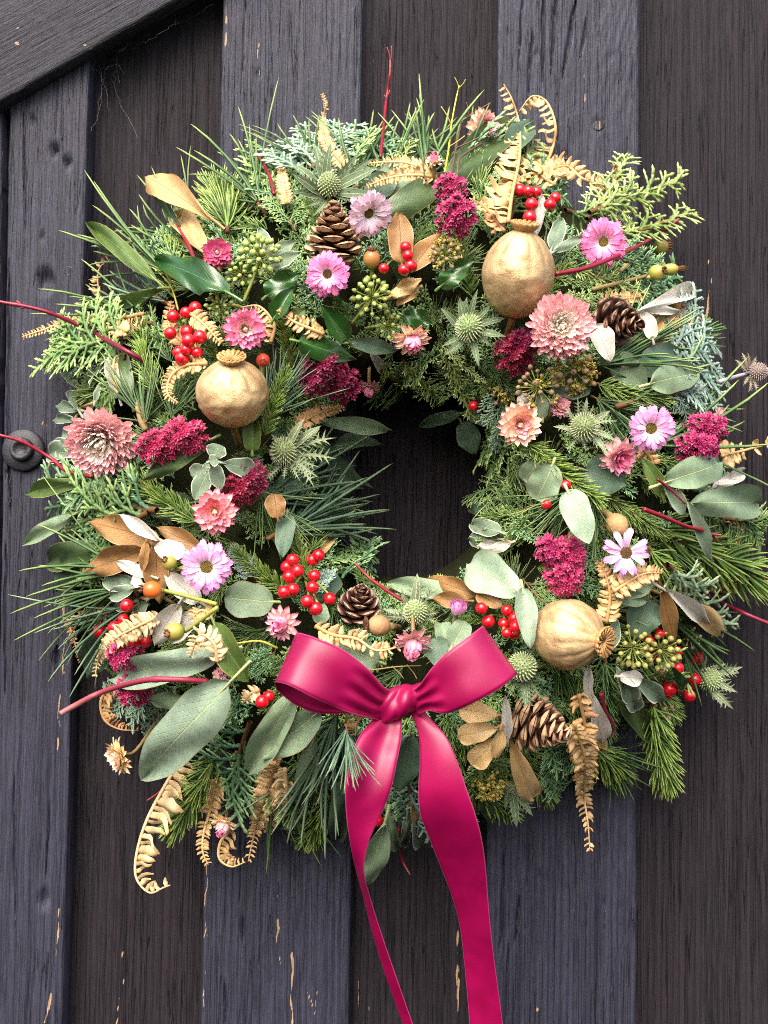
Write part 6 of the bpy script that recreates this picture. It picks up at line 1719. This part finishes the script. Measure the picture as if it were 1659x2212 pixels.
berries('red berry cluster at the lower left edge', [(274, 1308), (267, 1338), (248, 1356), (216, 1364, 0.006), (292, 1384), (315, 1386, -0.004), (244, 1414, 0.008), (258, 1411, 0.01)], 14, off=0.028)
berries('red berry cluster at the lower right edge', [(1506, 1422), (1501, 1467, 0.004), (1487, 1480, -0.006), (1489, 1503, 0.006), (1446, 1488), (1438, 1502, -0.005), (1464, 1443, -0.004)], 15, off=0.024)
berries('red berries behind the olive ivy berries at lower right', [(1425, 1368), (1401, 1384, -0.004), (1416, 1416, -0.008), (1424, 1455, -0.004), (1462, 1408, -0.008)], 13, off=0.01)
berries('pair of red berries left of the left bow loop', [(566, 1516), (581, 1505, -0.003)], 15, off=0.03)
berries('single red berry inside the top right of the hole', [(1023, 877)], 11, off=0.006, name='red_berry')
berries('two single red berries on the right rim by the round leaves', [(1223, 1047), (1181, 1090)], 12, off=0.02, name='red_berry_sprig')
berries('single red berry on the sedum below the ivy leaf', [(737, 788)], 10, off=0.018, name='red_berry')
berries('single red berry between the ribbon tails', [(815, 1772)], 13, off=0.012, name='red_berry')

# ================================================================ IVY BERRIES
ivy_umbel('green ivy berry cluster below the magenta strawflower', 522, 590, 34, M_IVYG, (-0.2, 0.3, 0.9), 22, root=(530, 650))
ivy_umbel('green ivy berry cluster left of the top pine cone', 562, 555, 44, M_IVYG, (0.1, -0.3, 0.95), 28, root=(525, 655), off=0.026)
ivy_umbel('small green ivy berries beside the pink strawflower', 475, 660, 28, M_IVYG, (-0.2, 0.1, 0.9), 14, root=(525, 665))
ivy_umbel('green ivy berry cluster below the hot pink daisy', 803, 642, 42, M_IVYG, (0, -0.1, 1), 26, off=0.026, root=(760, 700))
ivy_umbel('small green ivy berry cluster left of the drooping peach bud', 840, 704, 30, M_IVYG, (0.1, 0.2, 0.9), 18, off=0.018, root=(790, 710))
ivy_umbel('yellow-green ivy buds at the upper left by the olive leaves', 355, 585, 20, M_IVYG, (-0.2, -0.3, 0.8), 8, off=0.018, root=(370, 630))
ivy_umbel('brownish ivy berry cluster right of the top red berries', 962, 552, 36, M_IVYB, (0, 0, 1), 22, off=0.02, yellow=14)
ivy_umbel('brown ivy berry cluster at the lower left of the big pale flower', 1163, 836, 46, M_IVYB, (-0.2, 0.3, 0.9), 26, off=0.02, yellow=6)
ivy_umbel('brown and yellow ivy cluster directly below the big pale flower', 1238, 800, 52, M_IVYB, (0.2, 0.3, 0.9), 26, off=0.014, yellow=40)
ivy_umbel('olive ivy berry cluster right of the lower right gold poppy head', 1366, 1398, 46, M_IVYO, (-0.1, 0.1, 1), 26, off=0.022)
ivy_umbel('second olive ivy berry cluster next to the hanging bronze leaf', 1426, 1402, 44, M_IVYO, (0.1, 0.1, 1), 26, off=0.022)
ivy_umbel('brown ivy berry cluster hanging below the hollow leaves at lower right', 1415, 1528, 36, M_IVYB, (0.1, 0.5, 0.8), 20, off=0.014)
ivy_umbel('yellow flowering ivy cluster right of the right ribbon tail', 1055, 1690, 36, M_IVYO, (0.2, 0.3, 0.9), 10, off=0.008, yellow=30)
ivy_umbel('tiny brown ivy berries above the hole on the right', 1082, 850, 28, M_IVYB, (0, 0.2, 0.9), 14, off=0.002, yellow=8)
ivy_umbel('dark ivy berries below the bottom left fern', 600, 1745, 26, M_IVYO, (0, 0.5, 0.8), 14, off=0.0, yellow=6)
ivy_umbel('small dull ivy berries at the right edge beside the gold leaf', 1488, 1375, 26, M_IVYB, (0.2, 0.2, 0.9), 12, off=0.004)

# ================================================================ SEDUM
sedum('burgundy sedum at the top, right of the large dark leaf', [(972, 420, 34, 34), (984, 474, 42, 44)], off=0.026)
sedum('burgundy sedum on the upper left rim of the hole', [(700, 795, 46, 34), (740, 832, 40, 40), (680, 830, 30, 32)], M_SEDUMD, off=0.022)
sedum('burgundy sedum beside the big pale flower on the left', [(400, 945, 52, 38), (345, 968, 46, 36)], off=0.026, mat=M_SEDUM)
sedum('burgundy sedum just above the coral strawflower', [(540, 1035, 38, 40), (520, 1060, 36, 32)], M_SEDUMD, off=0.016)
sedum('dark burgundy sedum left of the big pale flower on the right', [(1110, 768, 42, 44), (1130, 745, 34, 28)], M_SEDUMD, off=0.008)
sedum('burgundy sedum at the right edge beside the lilac daisy', [(1520, 930, 44, 34), (1500, 968, 46, 30)], off=0.024)
sedum('burgundy sedum under the fresh pine needles at lower right', [(1182, 1190, 26, 32), (1225, 1205, 34, 46), (1215, 1250, 40, 36)], off=0.018)
sedum('burgundy sedum under the pale fern at the lower left', [(275, 1412, 36, 34)], off=0.03, mat=M_SEDUM)
sedum('burgundy sedum below the dusty pink twig at the lower left', [(295, 1485, 38, 36)], off=0.026, mat=M_SEDUM)

# ================================================================ FLOWERS
flower('strawflower', 'big pale pink pompom strawflower on the right', 1210, 708, 74, (0.05, 0.05, 1), L_pom(), ('tuft', PM['pomin'], 0.12, 0.2), off=0.03)
flower('strawflower', 'big pale pink pompom strawflower at the left edge', 222, 948, 78, (-0.05, 0.5, 0.85), L_pom(), ('tuft', PM['pomin'], 0.12, 0.2), off=0.03)
flower('paper_daisy', 'hot pink daisy with a dark brown eye below the top pine cone', 708, 593, 47, (-0.1, 0.15, 1), L_daisy('hot'), ('disc', M_DDISC, 0.27, 0.06), off=0.03)
flower('paper_daisy', 'very pale pink daisy seen from the side right of the top pine cone', 795, 460, 52, (0.35, 0.5, 0.6), L_daisy('pale', 18), ('disc', M_DISC, 0.22, 0.06), off=0.03)
flower('strawflower', 'small magenta strawflower above the glossy leaf on the upper left', 470, 547, 36, (0.05, 0.1, 0.9), L_open('magenta', 'magenta', 'hot', 'cream'), ('tuft', M_YDISC, 0.16, 0.2), off=0.03)
flower('strawflower', 'pink strawflower with a cream heart above the left gold poppy head', 529, 710, 48, (0.15, 0.25, 0.9), L_open('pink', 'pink', 'pinkin', 'cream'), ('tuft', M_YDISC, 0.16, 0.2), off=0.03)
flower('strawflower', 'drooping peach and pink strawflower bud at the top rim of the hole', 888, 728, 44, (0.1, 0.75, 0.6), L_bud('peachpale', 'rose', 'rose'), ('tuft', M_YDISC, 0.14, 0.72), off=0.022)
flower('strawflower', 'coral strawflower on the left rim below the sedum', 465, 1105, 49, (0.05, 0.1, 1), L_open('coralout', 'coral', 'coral', 'cream'), ('tuft', M_YDISC, 0.15, 0.2), off=0.03)
flower('paper_daisy', 'lilac pink daisy with an olive eye at the lower left', 447, 1224, 54, (0.02, 0.12, 1), L_daisy('lilac', 16), ('disc', M_DISC, 0.38, 0.05), off=0.034)
flower('paper_daisy', 'pink daisy with a brown eye at the upper right edge', 1304, 523, 50, (-0.25, 0.25, 0.85), L_daisy('hot', 18), ('disc', M_DISC, 0.25, 0.05), off=0.026)
flower('strawflower', 'dusty pink strawflower with a maroon heart at the very top', 1042, 275, 40, (0.4, 0.15, 0.8), L_open('peachpale', 'pinkin', 'rose', 'maroon'), ('tuft', M_DDISC, 0.12, 0.24), off=0.036)
flower('strawflower', 'tiny pink bud under the top strawflower', 938, 352, 23, (0.0, -0.7, 0.6), L_bud('peachpale', 'rose', 'rose'), None, off=0.036)
flower('strawflower', 'peach strawflower on the right rim of the hole', 1120, 916, 50, (0.15, 0.25, 0.9), L_open('peachpale', 'peach', 'coralout', 'peach'), ('tuft', M_YDISC, 0.15, 0.22), off=0.03)
flower('paper_daisy', 'lilac daisy with an olive eye on the right', 1405, 925, 50, (0.0, 0.25, 0.95), L_daisy('lilac', 17), ('disc', M_DISC, 0.36, 0.06), off=0.03)
flower('strawflower', 'pink strawflower half hidden below the right hand sea holly', 1333, 985, 46, (0.35, 0.4, 0.7), L_open('pinkin', 'pink', 'magenta', 'magenta'), None, off=0.012)
flower('paper_daisy', 'pale lilac daisy with loose petals at the lower right', 1352, 1194, 50, (-0.1, 0.05, 1), [('daisy', 'palelilac', 8, 0.86, 4, 0.2, 0), ('daisy', 'palelilac', 6, 0.8, 16, 0.2, 0.03), ('recurved', 'palelilac', 5, 0.8, 10, 0.2, 0.02)], ('disc', M_DDISC, 0.27, 0.05), off=0.026)
flower('strawflower', 'dusty pink strawflower above the tip of the left bow loop', 611, 1345, 42, (-0.25, 0.15, 0.9), L_bud('dusty', 'rose', 'pink'), ('tuft', M_DDISC, 0.1, 0.9), off=0.03)
flower('strawflower', 'drooping pink strawflower bud just above the knot of the bow', 892, 1380, 46, (0.0, 0.75, 0.6), L_bud('dusty', 'rose', 'rose'), ('tuft', M_YDISC, 0.14, 0.75), off=0.03)
flower('strawflower', 'small lilac cup-shaped bud right of the sea holly above the bow', 987, 1322, 29, (0.05, -0.6, 0.7), [('cup', 'lilac', 9, 0.95, 48, 0.3, 0), ('cup', 'lilac', 9, 1.0, 62, 0.26, 0.08), ('cup', 'lilac', 8, 0.9, 74, 0.2, 0.14)], None, off=0.028)
flower('strawflower', 'straw coloured flower on a bare stalk at the lower left edge', 262, 1632, 40, (-0.6, 0.2, 0.5), L_open('straw', 'straw', 'peachpale', 'straw'), ('tuft', M_YDISC, 0.16, 0.2), off=0.03, stalkto=(345, 1545, 0.05))
flower('strawflower', 'small pink bud hanging at the bottom left among the ferns', 486, 1772, 33, (-0.2, 0.7, 0.6), L_bud('straw', 'pinkin', 'pink'), None, off=0.035, stalkto=(545, 1690, 0.06))
flower('strawflower', 'magenta bud hanging at the top left of the hole', 797, 832, 27, (0.0, 0.9, 0.35), L_bud('dusty', 'pink', 'pink'), None, off=-0.002)
flower('strawflower', 'small pale pink flower at the right edge above the sedum', 1552, 900, 22, (0.6, 0.1, 0.6), L_open('pinkin', 'pinkin', 'peachpale', 'cream'), None, off=0.014)
flower('strawflower', 'small dusty strawflower behind the right hand sea holly', 1208, 880, 26, (0.2, -0.2, 0.9), L_open('dusty', 'dusty', 'dusty', 'rose'), None, off=0.006)
flower('strawflower', 'small dull pink bud between the two big eucalyptus leaves', 476, 1456, 18, (0.2, -0.3, 0.9), L_bud('dusty', 'dusty', 'dusty'), None, off=0.03)

# ================================================================ RIBBON BOW
def m_satin():
    n = NT('magenta_satin')
    t, sv = n.attr('t'), n.attr('s')
    a = n.math('ABSOLUTE', sv)
    nz = n.noise(n.coord(), 60, 3, 0.5)
    wv = n.math('SINE', n.math('MULTIPLY', t, 2600.0))
    c = n.mix(n.smooth(nz, 0.3, 0.7), C(146, 4, 70), C(130, 2, 60))
    c = n.mix(n.math('MULTIPLY', n.smooth(a, 0.965, 0.98), 0.35), c, C(214, 100, 150))
    r = n.math('MULTIPLY_ADD', n.smooth(a, 0.94, 0.98), 0.25, 0.40)
    b = n.bsdf(c, r, 0.0, 0.5, n.bump(n.math('ADD', n.math('MULTIPLY', wv, 0.25), n.math('MULTIPLY', n.noise(n.coord(), 2200, 2), 0.5)), 0.12, 0.0003), trans=0.06, sheen=0.0, aniso=0.0)
    return b
M_SATIN = m_satin()
def strip(rows, m=12, nc=15, bulge=0.0, folds=(), thick=0.0004):
    """rows: (uA, vA, dA, uB, vB, dB, bulge) -> ribbon surface with a thin edge"""
    c = cat([r_[:6] + ((r_[6] if len(r_) > 6 else bulge),) for r_ in rows], m)
    V, T, Sx = [], [], []
    k = len(c)
    for i, r_ in enumerate(c):
        A, B = P(r_[0], r_[1], r_[2]), P(r_[3], r_[4], r_[5])
        for j in range(nc):
            s = j / (nc - 1)
            p = A.lerp(B, s) + Vector((0, -1, 0)) * (r_[6] * math.sin(PI * s))
            for (f, ph, am, i0, i1) in folds:
                q = i / (k - 1)
                if i0 <= q <= i1:
                    p = p + Vector((0, -1, 0)) * am * math.sin(f * s * PI + ph + q * 2) * math.sin(PI * (q - i0) / (i1 - i0)) 
            V.append(tuple(p)); T.append(i / (k - 1)); Sx.append(2 * s - 1)
    mb = MB()
    mb.add(V, [gridF(k, nc)], T, Sx)
    return mb
def ribbon_part(name, mb, parent, label=None):
    o = wpart(name, mb, M_SATIN, parent, label=label)
    md = o.modifiers.new('thickness', 'SOLIDIFY'); md.thickness = 0.0004; md.offset = 0
    return o
bow = thing('ribbon_bow', 'magenta satin ribbon bow with two long tails at the bottom of the wreath', 'bow', P(858, 1516, 0.13))
b0 = 0.192
ribbon_part('loop', strip([
    (842, 1492, b0 + .006, 822, 1556, b0 + .004, 0.0016), (824, 1478, b0 + .012, 790, 1548, b0 + .012, 0.0028), (790, 1440, b0 + .022, 742, 1534, b0 + .024, 0.0024), (735, 1400, b0 + .03, 680, 1508, b0 + .036, 0.0012),
    (680, 1377, b0 + .03, 628, 1482, b0 + .038, 0.0004), (650, 1368, b0 + .022, 600, 1474, b0 + .03, 0), (640, 1368, b0 + .012, 594, 1478, b0 + .018, 0), (644, 1374, b0 + .002, 602, 1494, b0 + .004, 0), (672, 1400, b0 - .006, 640, 1524, b0 - .002, 0), (720, 1440, b0 - .008, 690, 1542, b0 - .004, 0), (780, 1480, b0 - .006, 762, 1542, b0 - .004, 0), (835, 1500, b0 - .002, 815, 1548, b0 - .002, 0)],
    folds=[(6, 0.5, .0026, 0.0, 0.22), (2.2, 0.2, .001, 0.05, 0.4), (3, 0.2, .002, 0.7, 1.0)]), bow, 'left loop of the bow')
ribbon_part('loop', strip([
    (890, 1492, b0 + .006, 902, 1545, b0 + .004, 0.0016), (906, 1478, b0 + .012, 925, 1534, b0 + .010, 0.0024), (928, 1448, b0 + .020, 966, 1540, b0 + .020, 0.0020), (962, 1412, b0 + .026, 1022, 1518, b0 + .028, 0.0016),
    (1005, 1380, b0 + .026, 1080, 1487, b0 + .028, 0.0008), (1034, 1358, b0 + .020, 1110, 1463, b0 + .022, 0), (1043, 1352, b0 + .010, 1118, 1456, b0 + .012, 0), (1036, 1360, b0 - .002, 1106, 1462, b0 - .002, 0), (990, 1402, b0 - .008, 1050, 1490, b0 - .008, 0), (940, 1450, b0 - .008, 980, 1520, b0 - .008, 0), (895, 1500, b0 - .002, 905, 1540, b0 - .002, 0)],
    folds=[(6, 1.2, .0026, 0.0, 0.22), (2.2, 1.0, .001, 0.05, 0.4)]), bow, 'right loop of the bow')
# knot: a band wrapped over the middle, creased
mbk = MB()
nk, mk_ = 34, 22
V, T, Sx = [], [], []
for i in range(nk):
    a_ = -1.95 + 3.9 * i / (nk - 1)                     # around the knot (top to bottom)
    for j in range(mk_):
        s = -1 + 2 * j / (mk_ - 1)                      # across the band
        hw = 45 * (0.86 + 0.14 * math.cos(a_))
        cre = 6.5 * (abs(math.sin(2.0 * s + 0.8 * a_ + 0.6)) - 0.6) + 3.5 * (abs(math.sin(4.4 * s - 0.7 * a_)) - 0.6)
        ry = (40 + cre) * (1 - 0.10 * s * s)
        u = 858 + hw * s * 1.08 + 14 * math.sin(a_) * -1 + 3 * math.sin(3 * a_ + s)
        v = 1519 + ry * math.sin(a_) - 10 * s + 6 * s * s
        dd = b0 + 0.001 + (0.011 + 0.0006 * cre) * math.cos(a_) - 0.006 * s * s
        V.append(tuple(P(u, v, dd))); T.append(0.1 * i / nk); Sx.append(s)
mbk.add(V, [gridF(nk, mk_)], T, Sx)
ribbon_part('knot', mbk, bow)
ribbon_part('tail', strip([
    (818, 1528, b0 - .004, 868, 1528, b0 - .004, 0.0006), (800, 1560, b0 + .004, 868, 1560, b0 + .002, 0.0018), (776, 1590, b0 + .012, 866, 1598, b0 + .004, 0.0012), (756, 1640, b0 + .020, 858, 1640, b0 + .010, 0.0006), (746, 1700, b0 + .022, 846, 1698, b0 + .014, 0.0000),
    (748, 1760, b0 + .018, 826, 1752, b0 + .014, -0.0006), (758, 1830, b0 + .008, 796, 1820, b0 + .012, -0.0003), (772, 1890, b0 - .008, 786, 1880, b0 + .004, 0), (787, 1945, b0 - .020, 800, 1940, b0 - .012, 0), (806, 2020, b0 - .034, 823, 2014, b0 - .026, 0),
    (834, 2110, b0 - .045, 853, 2102, b0 - .037, 0), (868, 2205, b0 - .055, 886, 2196, b0 - .047, 0), (905, 2310, b0 - .062, 922, 2300, b0 - .054, 0)],
    folds=[(2.2, 0.4, .003, 0.0, 0.4)]), bow, 'left tail, twisted edge-on in its lower half')
ribbon_part('tail', strip([
    (878, 1530, b0 - .004, 912, 1528, b0 - .004, 0.0006), (896, 1560, b0 + .002, 930, 1552, b0 + .004, 0.0015), (906, 1600, b0 + .006, 964, 1592, b0 + .012, 0.0018), (907, 1650, b0 + .008, 988, 1646, b0 + .016, 0.0021), (904, 1710, b0 + .008, 1008, 1704, b0 + .016, 0.0018), (908, 1760, b0 + .004, 1026, 1756, b0 + .012, 0.0009),
    (926, 1808, b0 - .004, 1040, 1808, b0 + .004, -0.0003), (950, 1868, b0 - .016, 1049, 1870, b0 - .008, -0.0009), (977, 1938, b0 - .030, 1055, 1950, b0 - .022, -0.0006), (994, 2005, b0 - .040, 1062, 2025, b0 - .032, 0.0003), (1004, 2090, b0 - .050, 1072, 2105, b0 - .044, 0.0006), (1014, 2205, b0 - .060, 1086, 2212, b0 - .056, 0.0003), (1022, 2320, b0 - .068, 1096, 2320, b0 - .064, 0)]), bow, 'right tail, hanging flat past the frame edge')
# two pine needles lying over the left ribbon tail are part of this small tuft
sprig('pine_sprig', 'lowpine', 'bluepine', 'few pine needles lying across the left ribbon tail', 'pine sprig', (748, 1575), (768, 1705), 0.082, 0.108, var=1)

for l_, n_ in LABELS.items():
    if n_ > 1: print('DUPLICATE LABEL', n_, l_)
